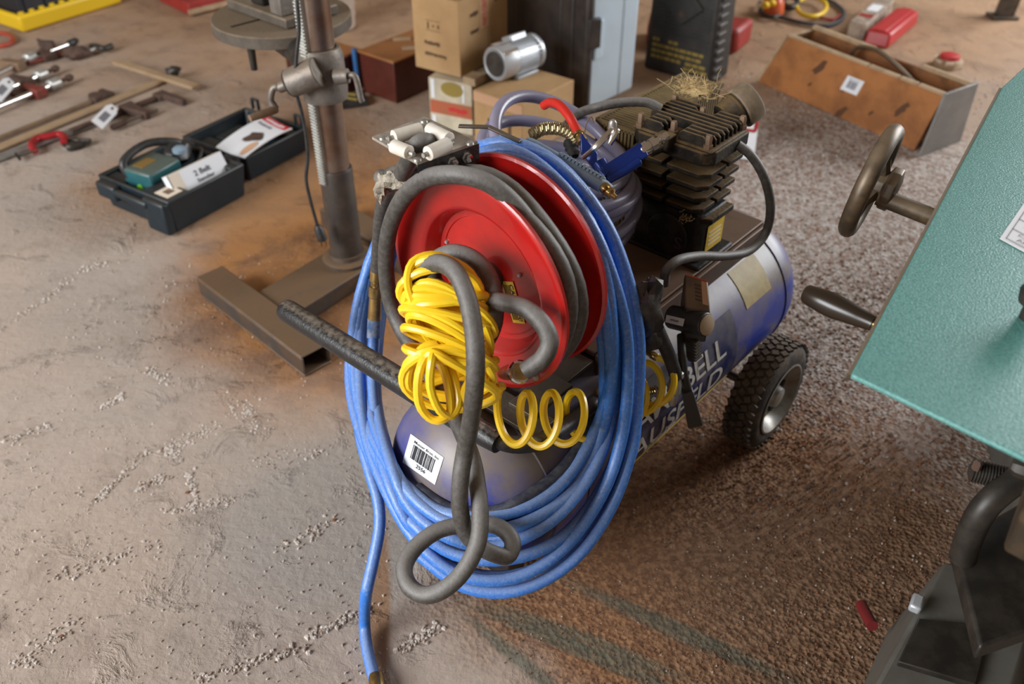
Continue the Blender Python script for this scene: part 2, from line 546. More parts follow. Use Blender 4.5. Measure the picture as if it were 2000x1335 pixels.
def auction_sticker(mapf, parent, name='barcode_sticker', texts=(), bars=(0.2, 0.3, 0.8, 0.7), nbars=16, paper='paper', ink='ink', ns=4, label='white barcode sticker'):
    st = patch(mapf, name, paper, parent, ns=ns, ntt=ns, off=0.0010, thick=0.0010, label=label)
    strips(mapf, barcode_rects(*bars, n=nbars), 'barcode', ink, st, off=0.0020)
    for tx, rc in texts:
        lettering(mapf, tx, rc, 'lettering', ink, st, off=0.0020, bold=0.01)
    return st


# ------------------------------------------------------------------ floor
def floor_material():
    m = bpy.data.materials.new('dusty_concrete')
    m.use_nodes = True
    nt = m.node_tree
    N, K = nt.nodes, nt.links
    b = N['Principled BSDF']
    b.inputs['Roughness'].default_value = 0.85
    b.inputs['Specular IOR Level'].default_value = 0.3
    tc = N.new('ShaderNodeTexCoord')
    P = tc.outputs['Object']

    def noise(scale, detail=5, rough=0.6, dist=0.0, vec=None):
        n = N.new('ShaderNodeTexNoise')
        n.inputs['Scale'].default_value = scale
        n.inputs['Detail'].default_value = detail
        n.inputs['Roughness'].default_value = rough
        n.inputs['Distortion'].default_value = dist
        K.new(vec or P, n.inputs['Vector'])
        return n

    def rng(src, a, c, lo=0.0, hi=1.0):
        r = N.new('ShaderNodeMapRange')
        r.interpolation_type = 'SMOOTHSTEP'
        r.inputs[1].default_value, r.inputs[2].default_value = a, c
        r.inputs[3].default_value, r.inputs[4].default_value = lo, hi
        K.new(src, r.inputs[0])
        return r.outputs[0]

    def math2(op, x, y):
        q = N.new('ShaderNodeMath')
        q.operation = op
        for i, s in enumerate((x, y)):
            if isinstance(s, (int, float)):
                q.inputs[i].default_value = s
            else:
                K.new(s, q.inputs[i])
        return q.outputs[0]

    def mix(fac, c1, c2):
        x = N.new('ShaderNodeMix')
        x.data_type = 'RGBA'
        for i, s in ((6, c1), (7, c2)):
            if isinstance(s, tuple):
                x.inputs[i].default_value = (*s, 1)
            else:
                K.new(s, x.inputs[i])
        if isinstance(fac, (int, float)):
            x.inputs[0].default_value = fac
        else:
            K.new(fac, x.inputs[0])
        return x.outputs[2]

    warp = noise(2.2, 6, 0.65)

    def ellipse(cx, cy, rx, ry, rot=0.0, soft=0.45, wob=0.9):
        mp = N.new('ShaderNodeMapping')
        mp.vector_type = 'TEXTURE'
        mp.inputs['Location'].default_value = (cx, cy, 0)
        mp.inputs['Rotation'].default_value = (0, 0, rot)
        mp.inputs['Scale'].default_value = (rx, ry, 1)
        K.new(P, mp.inputs['Vector'])
        ln = N.new('ShaderNodeVectorMath')
        ln.operation = 'LENGTH'
        K.new(mp.outputs[0], ln.inputs[0])
        d = math2('ADD', ln.outputs['Value'], math2('MULTIPLY', math2('SUBTRACT', warp.outputs['Fac'], 0.5), wob))
        return rng(d, 1.0 + soft / 2, 1.0 - soft / 2)

    big = noise(1.3, 6, 0.6)
    mid = noise(7.0, 7, 0.65, 0.4)
    fine = noise(60, 6, 0.7)
    c = mix(rng(big.outputs['Fac'], 0.35, 0.65), (0.43, 0.345, 0.285), (0.365, 0.305, 0.265))
    c = mix(math2('MULTIPLY', rng(mid.outputs['Fac'], 0.5, 0.72), 0.55), c, (0.25, 0.195, 0.155))
    c = mix(math2('MULTIPLY', rng(fine.outputs['Fac'], 0.5, 0.75), 0.35), c, (0.47, 0.42, 0.37))
    # warm reddish dirt over the far part of the floor
    warm = ellipse(0.6, 5.0, 3.4, 1.9, 0, 0.8, 0.8)
    c = mix(math2('MULTIPLY', warm, 0.85), c, mix(rng(mid.outputs['Fac'], 0.4, 0.7), (0.37, 0.215, 0.115), (0.27, 0.155, 0.085)))
    # grit patch on the right
    grit = ellipse(1.00, 2.25, 0.62, 1.05, -0.25, 0.4, 0.9)
    vor = N.new('ShaderNodeTexVoronoi')
    vor.inputs['Scale'].default_value = 95
    K.new(P, vor.inputs['Vector'])
    sepc = N.new('ShaderNodeSeparateColor')
    K.new(vor.outputs['Color'], sepc.inputs[0])
    g = mix(rng(sepc.outputs[0], 0.35, 0.45), (0.27, 0.215, 0.185), (0.40, 0.35, 0.32))
    g = mix(math2('MULTIPLY', rng(sepc.outputs[1], 0.70, 0.76), 0.85), g, (0.20, 0.10, 0.065))
    g = mix(math2('MULTIPLY', rng(sepc.outputs[2], 0.82, 0.86), 0.8), g, (0.50, 0.47, 0.45))
    c = mix(math2('MULTIPLY', grit, 0.8), c, g)
    # rust around the drill press foot
    r1 = ellipse(-0.48, 2.22, 0.46, 0.66, 0.0, 0.6, 0.6)
    c = mix(math2('MULTIPLY', r1, 0.92), c, mix(rng(mid.outputs['Fac'], 0.4, 0.65), (0.34, 0.145, 0.038), (0.20, 0.085, 0.030)))
    r1b = ellipse(-0.95, 2.75, 0.50, 0.38, 0.7, 0.6, 1.0)
    c = mix(math2('MULTIPLY', r1b, 0.65), c, (0.37, 0.20, 0.095))
    # brown oily soil with tank and bandsaw shade painted in, beside the tank
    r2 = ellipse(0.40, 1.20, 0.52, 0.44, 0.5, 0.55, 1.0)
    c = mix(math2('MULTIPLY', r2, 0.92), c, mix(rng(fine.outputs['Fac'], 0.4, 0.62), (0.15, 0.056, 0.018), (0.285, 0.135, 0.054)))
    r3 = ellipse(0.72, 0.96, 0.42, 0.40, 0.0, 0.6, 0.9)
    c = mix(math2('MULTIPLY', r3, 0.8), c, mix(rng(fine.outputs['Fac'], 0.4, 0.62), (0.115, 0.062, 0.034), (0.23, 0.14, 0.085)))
    # cool grey patch left of the tank, hose shadow painted orange along its dropped end
    r4 = ellipse(-0.34, 1.22, 0.30, 0.22, 0.3, 0.7, 0.8)
    c = mix(math2('MULTIPLY', r4, 0.55), c, (0.30, 0.29, 0.275))
    r5 = ellipse(-0.245, 1.00, 0.020, 0.22, 0.10, 0.7, 0.3)
    c = mix(math2('MULTIPLY', r5, 0.75), c, (0.27, 0.13, 0.05))
    # green-grey streaks near the camera
    for cx, cy, rx, ry, rot in ((0.30, 0.95, 0.20, 0.018, -0.50), (0.13, 0.93, 0.16, 0.016, -0.42), (0.02, 0.885, 0.13, 0.014, -0.75), (0.14, 0.90, 0.22, 0.012, -0.45)):
        c = mix(math2('MULTIPLY', ellipse(cx, cy, rx, ry, rot, 0.9, 1.1), 0.65), c, (0.085, 0.100, 0.075))
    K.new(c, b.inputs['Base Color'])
    # relief
    h1 = noise(9, 8, 0.62, 0.5)
    h2 = noise(45, 6, 0.65, 0.3)
    vor2 = N.new('ShaderNodeTexVoronoi')
    vor2.inputs['Scale'].default_value = 110
    K.new(P, vor2.inputs['Vector'])
    h = math2('ADD', math2('MULTIPLY', rng(h1.outputs['Fac'], 0.54, 0.72), 0.9), math2('MULTIPLY', h2.outputs['Fac'], 0.55))
    soil = math2('MAXIMUM', math2('MAXIMUM', r2, r3), grit)
    h = math2('ADD', h, math2('MULTIPLY', math2('MULTIPLY', vor2.outputs['Distance'], soil), 0.7))
    bp = N.new('ShaderNodeBump')
    bp.inputs['Strength'].default_value = 0.75
    bp.inputs['Distance'].default_value = 0.009
    K.new(h, bp.inputs['Height'])
    K.new(bp.outputs[0], b.inputs['Normal'])
    return m


def make_floor():
    n = 90
    mb = MB()
    xs = [-7 + 14 * i / n for i in range(n + 1)]
    ys = [-4 + 14 * i / n for i in range(n + 1)]
    vs = [(x, y, -0.002 + 0.002 * math.sin(x * 5.1 + y * 3.3) * math.sin(y * 4.7 - x * 1.9)) for x in xs for y in ys]
    fs = [(i * (n + 1) + j, (i + 1) * (n + 1) + j, (i + 1) * (n + 1) + j + 1, i * (n + 1) + j + 1) for i in range(n) for j in range(n)]
    mb.add(vs, fs)
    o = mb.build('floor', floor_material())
    o['kind'] = 'structure'
    o['label'] = 'stained dusty concrete floor with flaking patches'


make_floor()


def flakes(name, spots, mats, label, seed=1):
    """many little crusts lying on the floor, one object"""
    rg = random.Random(seed)
    mb = MB()
    tags = []
    for x, y, s in spots:
        n = rg.choice((4, 5, 6))
        h = s * rg.uniform(0.12, 0.36)
        a0 = rg.uniform(0, 6.28)
        base, top = [], []
        ox, oy = rg.uniform(-.2, .2) * s, rg.uniform(-.2, .2) * s
        for k in range(n):
            a = a0 + 2 * math.pi * k / n
            q = s * rg.uniform(0.6, 1.25)
            base.append((x + q * math.cos(a), y + q * math.sin(a), -0.004))
            top.append((x + ox + 0.55 * q * math.cos(a), y + oy + 0.55 * q * math.sin(a), h * rg.uniform(0.6, 1.1)))
        k0 = len(mb.f)
        mb.add(base + top, [tuple(range(n, 2 * n))] + [(k, (k + 1) % n, n + (k + 1) % n, n + k) for k in range(n)])
        mi = rg.choices(range(len(mats)), [w for _, w in mats])[0]
        tags += [mi] * (len(mb.f) - k0)
    o = mb.build(name, mats[0][0], flat=True)
    for mm, _ in mats[1:]:
        o.data.materials.append(mt[mm])
    o.data.polygons.foreach_set('material_index', tags)
    tag(o, label, 'debris', kind='stuff')
    return o


mt['crumb_pale'] = M('pale_crust', (0.54, 0.48, 0.43), 0.9)
mt['crumb_mid'] = M('mid_crust', (0.36, 0.29, 0.24), 0.9)
mt['crumb_brown'] = M('brown_crust', (0.19, 0.085, 0.04), 0.9)
mt['crumb_white'] = M('white_chip', (0.44, 0.41, 0.39), 0.9)
mt['crumb_dark'] = M('dark_chip', (0.09, 0.06, 0.045), 0.9)


def crumbs():
    rg = random.Random(11)
    spots = []

    def line(x0, y0, x1, y1, n, w, s):
        s *= 0.8
        for _ in range(int(n * 1.3)):
            t = rg.random()
            p = Z(x0 + (x1 - x0) * t + rg.gauss(0, w), y0 + (y1 - y0) * t + rg.gauss(0, w * 0.6))
            spots.append((p[0], p[1], s * rg.uniform(0.4, 1.7)))
    line(470, 780, 500, 840, 90, 14, 0.0045)
    line(330, 880, 420, 830, 90, 9, 0.0045)
    line(325, 870, 345, 900, 40, 8, 0.006)
    line(190, 975, 290, 880, 60, 5, 0.0045)
    line(260, 955, 330, 930, 45, 6, 0.0055)
    line(370, 920, 385, 990, 50, 6, 0.0055)
    line(330, 1000, 450, 975, 70, 7, 0.005)
    line(195, 800, 240, 770, 20, 4, 0.007)
    line(290, 720, 330, 745, 40, 10, 0.004)
    line(80, 590, 165, 520, 40, 4, 0.004)
    line(165, 520, 200, 515, 25, 7, 0.005)
    line(0, 640, 80, 590, 25, 4, 0.004)
    line(10, 860, 100, 830, 30, 7, 0.004)
    line(500, 900, 640, 880, 60, 12, 0.004)
    line(600, 1240, 720, 1190, 70, 7, 0.0045)
    line(780, 1270, 860, 1220, 60, 9, 0.0045)
    line(380, 1330, 600, 1260, 70, 10, 0.0045)
    line(100, 1130, 300, 1060, 60, 12, 0.0045)
    line(30, 1300, 140, 1220, 60, 14, 0.0045)
    line(540, 1080, 660, 1010, 50, 10, 0.0045)
    for _ in range(900):
        p = Z(rg.uniform(-20, 760), rg.uniform(480, 1335))
        spots.append((p[0], p[1], 0.0035 * rg.uniform(0.3, 1.0)))
    flakes('concrete_crumbs', spots, [('crumb_pale', 8), ('crumb_mid', 4), ('crumb_brown', 0.3)], 'pale flaking concrete crumbs scattered over the left of the floor', 4)
    spots = []
    for _ in range(15000):
        x, y = rg.uniform(1060, 2000), rg.uniform(140, 1000)
        d = ((x - 1560) / 330) ** 2 + ((y - 470) / 390) ** 2
        if rg.random() > math.exp(-d * 0.9):
            continue
        p = Z(x, y)
        spots.append((p[0], p[1], 0.0048 * rg.uniform(0.35, 1.15)))
    for _ in range(4500):
        x, y = rg.uniform(980, 1900), rg.uniform(850, 1335)
        d = ((x - 1450) / 380) ** 2 + ((y - 1050) / 260) ** 2
        if rg.random() > math.exp(-d * 0.8):
            continue
        p = Z(x, y)
        spots.append((p[0], p[1], 0.0030 * rg.uniform(0.35, 1.1)))
    near = [s for s in spots if s[1] < 1.45]
    far = [s for s in spots if s[1] >= 1.45]
    flakes('paint_chip_grit', far, [('crumb_mid', 5), ('crumb_white', 3), ('crumb_pale', 3), ('crumb_brown', 3.0), ('crumb_dark', 0.8)], 'speckled white and brown grit strewn over the floor right of the compressor', 5)
    flakes('brown_soil_grit', near, [('crumb_brown', 6), ('crumb_mid', 1), ('crumb_dark', 2)], 'brown soil crumbs on the floor in front of the rear wheel', 6)


crumbs()

# ------------------------------------------------------------------ air compressor
RT, ZT, LT = 0.165, 0.273, 0.80
comp = thing('air_compressor', L(0, 0.4, 0), 'dusty blue wheeled air compressor with black pump, beneath the red hose reel', 'compressor', -PHI)


def make_compressor():
    prof = []
    dome = 0.125
    for k in range(0, 13):
        a = math.pi / 2 * k / 12
        prof.append((max(RT * math.sin(a), 0.001), -dome * math.cos(a)))
    prof += [(RT, 0.2), (RT, 0.4), (RT, 0.6), (RT, LT)]
    for k in range(1, 13):
        a = math.pi / 2 * k / 12
        prof.append((max(RT * math.cos(a), 0.001), LT + dome * math.sin(a)))
    tank = MB().lathe(L(0, 0, ZT), AX, prof, 64).build('tank', 'tank', comp, ang=60)
    mb = MB()
    for uu in (0.012, LT - 0.012):
        MB().torus(L(0, uu, ZT), AX, RT + 0.0003, 0.002, 64, 6).build('weld_seam', 'tank', tank)

    # printed panel on the right of the tank
    def tmap(u0, u1, a0, a1):
        def f(s, t, off=0.0):
            a = math.radians(a0 + (a1 - a0) * t)
            return L((RT + off) * math.cos(a), u0 + (u1 - u0) * s, ZT + (RT + off) * math.sin(a))
        return f
    f = tmap(0.10, 0.585, -25, 36)
    pan = patch(f, 'brand_panel', 'label_blue', comp, ns=20, ntt=12, off=0.0012, thick=0.001, label='dark blue printed panel with cream lettering and yellow stripe')
    lettering(f, 'CAMPBELL', (0.17, 0.57, 0.900, 0.82), 'lettering', 'letter', pan, 0.0046, 0.01)
    lettering(f, 'HAUSFELD', (0.15, 0.25, 0.880, 0.50), 'lettering', 'letter', pan, 0.0046, 0.01)
    worn_print(f, (0.36, 0.13, 0.58, 0.20), 'small_print', 'letter', pan, 0.0022)
    strips(f, [(0.02, 0.03, 0.985, 0.095)], 'yellow_stripe', 'yellow_label', pan, 0.0020)
    strips(f, [(0.02, 0.20, 0.22, 0.33)], 'red_stripe', 'red_dark', pan, 0.0020)
    # old yellow warning decal on the tank top
    f = tmap(0.635, 0.735, 27, 56)
    dec = patch(f, 'warning_decal', M('faded_yellow_decal', (0.34, 0.25, 0.10), 0.55, col2=(0.45, 0.34, 0.13), scale=60, amt=0.7), comp, ns=6, ntt=8, off=0.0012, thick=0.001, label='faded yellow warning decal')
    # auction sticker on the front dome

    def dome_hit(x, y, off=0.0):
        d = ray(x, y)
        o = ORI - L(0, 0, ZT)
        S = lambda w: np.array([(w @ BX) / RT, (w @ AX) / dome, w[2] / RT])
        oo, dd = S(o), S(d)
        a, b_, c = dd @ dd, 2 * oo @ dd, oo @ oo - 1
        t = (-b_ - math.sqrt(max(b_ * b_ - 4 * a * c, 0))) / (2 * a)
        p = ORI + d * t
        q = p - L(0, 0, ZT)
        n = nrm(BX * (q @ BX) / RT ** 2 + AX * (q @ AX) / dome ** 2 + ZUP * q[2] / RT ** 2)
        return p + n * off
    cs = [arr(p) for p in ((787, 902), (850, 946), (867, 893), (803, 847))]

    def smap(s, t, off=0.0):
        p = (cs[0] * (1 - s) + cs[1] * s) * (1 - t) + (cs[3] * (1 - s) + cs[2] * s) * t
        return dome_hit(p[0], p[1], off)
    auction_sticker(smap, comp, texts=(('Musser Bros, Inc', (0.16, 0.80, 0.90, 0.90)), ('2556', (0.38, 0.12, 0.66, 0.24))),
                    bars=(0.17, 0.30, 0.83, 0.76), nbars=18, ns=6, label='white barcode sticker on the tank end')

    # handle: black bar lying across the front of the tank
    zh, uh = 0.452, -0.052
    mb = MB()
    mb.tube([L(v, uh, zh) for v in [-0.424, -0.419, -0.41] + list(np.linspace(-0.38, 0.10, 11))], [0.0135, 0.0190, 0.0205] + [0.0210] * 10 + [0.017], 16)
    hb = mb.build('handle_bar', 'handle', comp, label='black tubular pull handle')
    mb = MB()
    for s in (-0.4, 1.6, 3.0):
        a = math.radians(90 + s * 22)
        mb.box(L(-0.16 + math.cos(a) * 0.0198, uh + 0.0, zh + math.sin(a) * 0.0198), (0.50, 0.004, 0.002), BX)
    mb.build('grip_rib', 'handle', hb)
    mb = MB()
    mb.tube(smooth_path([L(0.085, uh, zh), L(0.12, uh + 0.02, zh - 0.005), L(0.135, uh + 0.08, 0.43), L(0.12, 0.16, 0.40)], 6), 0.014, 12)
    mb.tube(smooth_path([L(-0.05, uh, zh - 0.01), L(-0.05, 0.0, 0.435), L(-0.04, 0.10, 0.44)], 5), 0.014, 12)
    mb.build('handle_leg', 'black_dusty', comp)

    # saddle plate that carries pump and motor
    mb = MB()
    mb.box(L(-0.05, 0.50, 0.452), (0.26, 0.58, 0.010), BX, AX)
    mb.box(L(0.085, 0.50, 0.428), (0.008, 0.58, 0.050), BX, AX)
    mb.box(L(-0.13, 0.50, 0.420), (0.05, 0.06, 0.06), BX, AX)
    mb.build('saddle_plate', M('rusty_saddle', (0.10, 0.05, 0.03), 0.6, 0.2, col2=(0.05, 0.035, 0.03), scale=20, amt=0.8, dust=(0.25, 0.15, 0.09), dust_amt=0.6), comp, bevel=0.002)
    # tab on the tank top
    MB().box(L(0.065, 0.675, 0.437), (0.05, 0.045, 0.006), BX, AX).build('foot_tab', 'rust', comp, bevel=0.001)

    # pump
    mb = MB()
    mb.prism([L(-0.078, 0.545, 0.455), L(0.058, 0.545, 0.455), L(0.066, 0.560, 0.455), L(0.066, 0.640, 0.455), L(-0.078, 0.650, 0.455)], (0, 0, 0.108))
    mb.box(L(-0.006, 0.60, 0.458), (0.17, 0.13, 0.012), BX, AX)
    cr = mb.build('crankcase', 'pump_plain', comp, bevel=0.004)
    mb = MB()
    mb.cyl(L(0.0, 0.552, 0.505), L(0.0, 0.538, 0.505), 0.046, n=28)
    mb.build('crankcase_cover', 'pump_plain', cr, bevel=0.003)
    lettering(quad_map(L(0.02, 0.5372, 0.487), L(0.036, 0.5372, 0.487), L(0.036, 0.5372, 0.512), L(0.02, 0.5372, 0.512)), 'S', (0, 0, 1, 1), 'cast_mark', 'rust', cr, 0.0006)
    lm = quad_map(L(0.0675, 0.572, 0.478), L(0.0675, 0.632, 0.478), L(0.0675, 0.632, 0.535), L(0.0675, 0.572, 0.535))
    nb = patch(lm, 'name_plate', 'yellow_label', cr, ns=2, ntt=2, label='yellow printed plate')
    strips(lm, [(0.12, 0.2 + 0.16 * k, 0.85, 0.25 + 0.16 * k) for k in range(4)], 'print_line', 'paper_warm', nb)
    mb = MB()
    mb.prism([L(0.035, 0.538, 0.548), L(0.080, 0.560, 0.548), L(0.080, 0.640, 0.548), L(0.035, 0.640, 0.548)], (0, 0, 0.012))
    mb.build('dusty_ledge', 'pump', cr, bevel=0.002)
    # cylinder core and cooling fins, two stacks on the front
    MB().box(L(-0.010, 0.598, 0.615), (0.120, 0.092, 0.12), BX, AX).build('cylinder', 'pump_plain', comp, bevel=0.01)
    for k in range(4):
        z = 0.572 + k * 0.0265
        g = 0.004 * k
        for (v0, v1) in ((-0.084 - g, -0.018), (-0.008, 0.064 + g)):
            mb = MB()
            c = 0.016
            mb.prism([L(v0 + (0.0 if v0 > -0.05 else c), 0.534 - g, z), L(v1 - (c if v1 > 0 else 0), 0.534 - g, z), L(v1, 0.534 - g + c, z), L(v1, 0.590, z), L(v0, 0.590, z), L(v0, 0.534 - g + c, z)], (0, 0, 0.009))
            mb.build('cooling_fin', 'pump', comp, bevel=0.0015)
        mb = MB()
        mb.prism([L(-0.084 - g, 0.598, z), L(0.064 + g, 0.598, z), L(0.064 + g, 0.650, z), L(-0.084 - g, 0.650, z)], (0, 0, 0.009))
        mb.build('cooling_fin', 'pump', comp, bevel=0.0015)
    # head
    mb = MB()
    c = 0.018
    mb.prism([L(-0.092 + c, 0.522, 0.676), L(0.078 - c, 0.522, 0.676), L(0.078, 0.522 + c, 0.676), L(0.078, 0.656, 0.676), L(-0.092, 0.656, 0.676), L(-0.092, 0.522 + c, 0.676)], (0, 0, 0.026))
    mb.box(L(-0.007, 0.589, 0.704), (0.165, 0.124, 0.006), BX, AX)
    hd = mb.build('cylinder_head', 'pump', comp, bevel=0.003)
    for k in range(9):
        u = 0.532 + k * 0.0142
        v0, v1 = -0.084, 0.070
        if k in (0, 1, 2):
            v0 = -0.070 + 0.0 * k
        segs = [(v0, v1)]
        if k < 3:
            segs = [(v0, -0.030), (0.004, v1 - (0.012 if k == 0 else 0))]
        if k > 6:
            segs = [(v0, -0.02), (0.012, v1)]
        for a, b_ in segs:
            mb = MB()
            h = 0.020
            mb.prism([L(a, u, 0.706), L(b_, u, 0.706), L(b_, u, 0.706 + h * 0.7), L(b_ - 0.006, u, 0.706 + h), L(a + 0.006, u, 0.706 + h), L(a, u, 0.706 + h * 0.7)], AX * 0.0042)
            mb.build('head_fin', 'pump', hd, bevel=0.0008)
    for v, u in ((-0.078, 0.534), (0.062, 0.536), (-0.015, 0.545), (-0.008, 0.630), (-0.078, 0.645), (0.066, 0.645)):
        mb = MB()
        mb.lathe(L(v, u, 0.704), ZUP, [(0.009, 0), (0.009, 0.010), (0.0065, 0.010), (0.0065, 0.024), (0.005, 0.027)], 6)
        mb.build('head_bolt', 'bar_brown', hd)
    # outlet elbow on the head front with brass coupler
    mb = MB()
    mb.box(L(-0.012, 0.515, 0.705), (0.030, 0.028, 0.026), BX, AX)
    mb.cyl(L(-0.012, 0.512, 0.700), L(-0.028, 0.490, 0.688), 0.013, 0.011, 14)
    mb.build('outlet_elbow', 'pump', comp, bevel=0.003)
    # air filter canister
    ax = nrm(BX * 0.35 + AX * 0.75 + ZUP * 0.42)
    p = L(0.006, 0.690, 0.692)
    fl = MB().lathe(p - ax * 0.03, ax, [(0.012, 0), (0.014, 0.02), (0.030, 0.028), (0.034, 0.05), (0.036, 0.052), (0.036, 0.058), (0.034, 0.060), (0.036, 0.062)], 32).build('air_filter', 'pump', comp)
    MB().lathe(p + ax * 0.032, ax, [(0.037, 0), (0.040, 0.002), (0.040, 0.030), (0.037, 0.034), (0.030, 0.036), (0.012, 0.037)], 32).build('filter_cap', M('dusty_cap', (0.24, 0.18, 0.12), 0.8, col2=(0.14, 0.10, 0.06), scale=30, amt=0.7), fl)
    # belt guard: perforated shell left of the pump
    gm = MB()
    g0, g1, u0, u1, zt = -0.190, -0.100, 0.555, 0.865, 0.678
    gm.box(L((g0 + g1) / 2, (u0 + u1) / 2, 0.47), (g1 - g0, u1 - u0, 0.02), BX, AX)
    gm.box(L(g0, (u0 + u1) / 2, 0.565), (0.004, u1 - u0, 0.20), BX, AX)
    guard = gm.build('belt_guard', 'guard', comp, label='dusty yellow-brown slatted belt guard')
    mb = MB()
    n = 34
    for k in range(n):
        u = u0 + (u1 - u0) * (k + 0.5) / n
        mb.box(L((g0 + g1) / 2, u, zt + 0.0), (g1 - g0, 0.0046, 0.004), BX, AX)
    for k in range(11):
        v = g0 + (g1 - g0) * (k + 0.5) / 11
        mb.box(L(v, u0 - 0.002, (zt + 0.48) / 2), (0.0050, 0.004, zt - 0.48), BX, AX)
    for k in range(34):
        u = u0 + 0.01 + (u1 - u0 - 0.02) * k / 33
        mb.box(L(g1, u, (zt + 0.48) / 2), (0.004, 0.0052, zt - 0.48), BX, AX)
    for v in (g0, g1):
        mb.box(L(v, (u0 + u1) / 2, zt), (0.008, u1 - u0, 0.008), BX, AX)
    mb.box(L((g0 + g1) / 2, u0, zt), (g1 - g0, 0.008, 0.008), BX, AX)
    mb.build('guard_slat', 'guard', guard)['kind'] = 'stuff'
    MB().lathe(L(-0.165, 0.68, 0.585), BX, [(0.085, 0), (0.085, 0.03)], 40).build('flywheel', 'pump_plain', comp, bevel=0.003)
    # electric motor behind the reel, ringed by the violet hose
    mb = MB()
    mb.lathe(L(-0.20, 0.36, 0.525), BX, [(0.02, -0.02), (0.055, -0.015), (0.060, 0.0), (0.060, 0.15), (0.052, 0.165), (0.02, 0.17)], 28)
    mb.box(L(-0.12, 0.36, 0.465), (0.12, 0.10, 0.02), BX, AX)
    mb.build('electric_motor', 'pump_plain', comp)
    # discharge line looping on the right of the pump
    pts = [V(1440, 282, 0.075), V(1468, 305, 0.10), V(1494, 350, 0.125), V(1505, 405, 0.135), V(1495, 455, 0.135), V(1462, 490, 0.130), V(1415, 500, 0.120), V(1365, 500, 0.110), V(1325, 508, 0.105), V(1302, 528, 0.100), V(1297, 555, 0.098)]
    MB().tube(smooth_path(pts, 7), 0.0088, 12).build('discharge_hose', 'grey_hose', comp, label='black rubber line looping from pump to switch')
    # hose from pump head to the left
    pts = [L(-0.07, 0.585, 0.725), Z(1262, 200, 0.735), Z(1215, 200, 0.735), Z(1165, 210, 0.725), Z(1130, 222, 0.70), Z(1105, 245, 0.66)]
    MB().tube(smooth_path(pts, 7), 0.0088, 12).build('intake_hose', 'grey_hose', comp)
    # pressure switch
    mb = MB()
    t = [Z(1337, 533, 0.535), Z(1383, 548, 0.530), Z(1388, 612, 0.492), Z(1338, 600, 0.497)]
    lo = [p - arr((0, 0, 0.065)) for p in t]
    mb.hexa([lo[3], lo[2], lo[1], lo[0], t[3], t[2], t[1], t[0]])
    sw = mb.build('pressure_switch', M('dusty_switch_cover', (0.022, 0.02, 0.018), 0.4, col2=(0.04, 0.03, 0.025), scale=20, amt=0.5, dust=(0.20, 0.13, 0.08), dust_amt=0.95), comp, bevel=0.003, label='black pressure switch box with dusty top')
    qm = quad_map(t[3], t[2], t[1], t[0])
    s = patch(qm, 'red_decal', 'tape', sw, rect=(0.70, 0.22, 0.93, 0.92), ns=1, ntt=1, off=0.0015)
    strips(qm, [(0.03, 0.94, 0.95, 0.985)], 'red_stripe', 'orange_lamp', sw, 0.0015)
    strips(qm, [(0.42, 0.30 + 0.11 * k, 0.66, 0.34 + 0.11 * k) for k in range(5)], 'print_line', 'brown_ink', sw, 0.0015)
    mb = MB()
    a_, b_ = Z(1312, 618, 0.455), Z(1380, 634, 0.478)
    mb.tube([a_, a_ * 0.6 + b_ * 0.4, b_], 0.0215, 18)
    hz = mb.build('switch_hood', 'black_plastic', sw, bevel=0.002)
    e = nrm(b_ - a_)
    MB().lathe(b_ + e * 0.0005, e, [(0.0185, 0), (0.0185, 0.002), (0.017, 0.003)], 24).build('end_cap', 'bar_tan', hz)
    cmid = a_ * 0.66 + b_ * 0.34
    nn = nrm(ORI - cmid)
    nn = nrm(nn - e * (nn @ e))
    yy = np.cross(nn, e)
    sm = quad_map(cmid + nn * 0.0218 - e * 0.020 - yy * 0.012, cmid + nn * 0.0218 + e * 0.020 - yy * 0.012, cmid + nn * 0.0218 + e * 0.020 + yy * 0.001, cmid + nn * 0.0218 - e * 0.020 + yy * 0.001)
    st = patch(sm, 'white_label', 'paper', hz, ns=1, ntt=1, off=0.001)
    worn_print(sm, (0.25, 0.35, 0.75, 0.65), 'small_print', 'grey_ink', st)
    # unloader fins under the switch
    mb = MB()
    for k in range(7):
        p = Z(1352, 658 + k * 6, 0.43 - k * 0.006)
        mb.box(p, (0.028, 0.020, 0.0028), BX, AX)
    mb.cyl(Z(1352, 645, 0.44), Z(1352, 700, 0.37), 0.009)
    mb.build('ribbed_unloader', 'black_dusty', comp)
    # regulator lump and manifold pipes
    mb = MB()
    mb.blob(V(1262, 600, 0.135), (0.028, 0.030, 0.050), 3, 0.35, X=BX)
    mb.blob(V(1270, 655, 0.140), (0.020, 0.022, 0.034), 5, 0.3, X=BX)
    mb.build('regulator', 'black_dusty', comp)
    mb = MB()
    mb.cyl(V(1235, 640, 0.13), V(1212, 700, 0.14), 0.017)
    mb.cyl(V(1222, 690, 0.14), V(1200, 760, 0.15), 0.012)
    mb.build('air_pipe', 'steel', comp, bevel=0.002)
    mb = MB()
    p0, p1 = V(1322, 722, 0.175), V(1312, 790, 0.180)
    d = p1 - p0
    h = np.linalg.norm(d)
    mb.lathe(p0, d, [(0.010, 0), (0.013, 0.003), (0.014, 0.012), (0.010, 0.016), (0.0125, h * 0.42), (0.0125, h * 0.62), (0.009, h * 0.66), (0.009, h * 0.9), (0.006, h)], 16)
    mb.build('drain_coupler', 'steel', comp)
    # grey strap of a mount in front of the switch
    mb = MB()
    mb.tube([V(1283, 640, 0.15), V(1305, 690, 0.165), V(1322, 735, 0.178)], 0.012, 10)
    mb.build('cable_sleeve', 'cord', comp)
    # power cord ending in a plug that hangs over the panel
    pts = [V(1330, 655, 0.15), V(1332, 690, 0.172), V(1336, 730, 0.184), V(1345, 765, 0.190)]
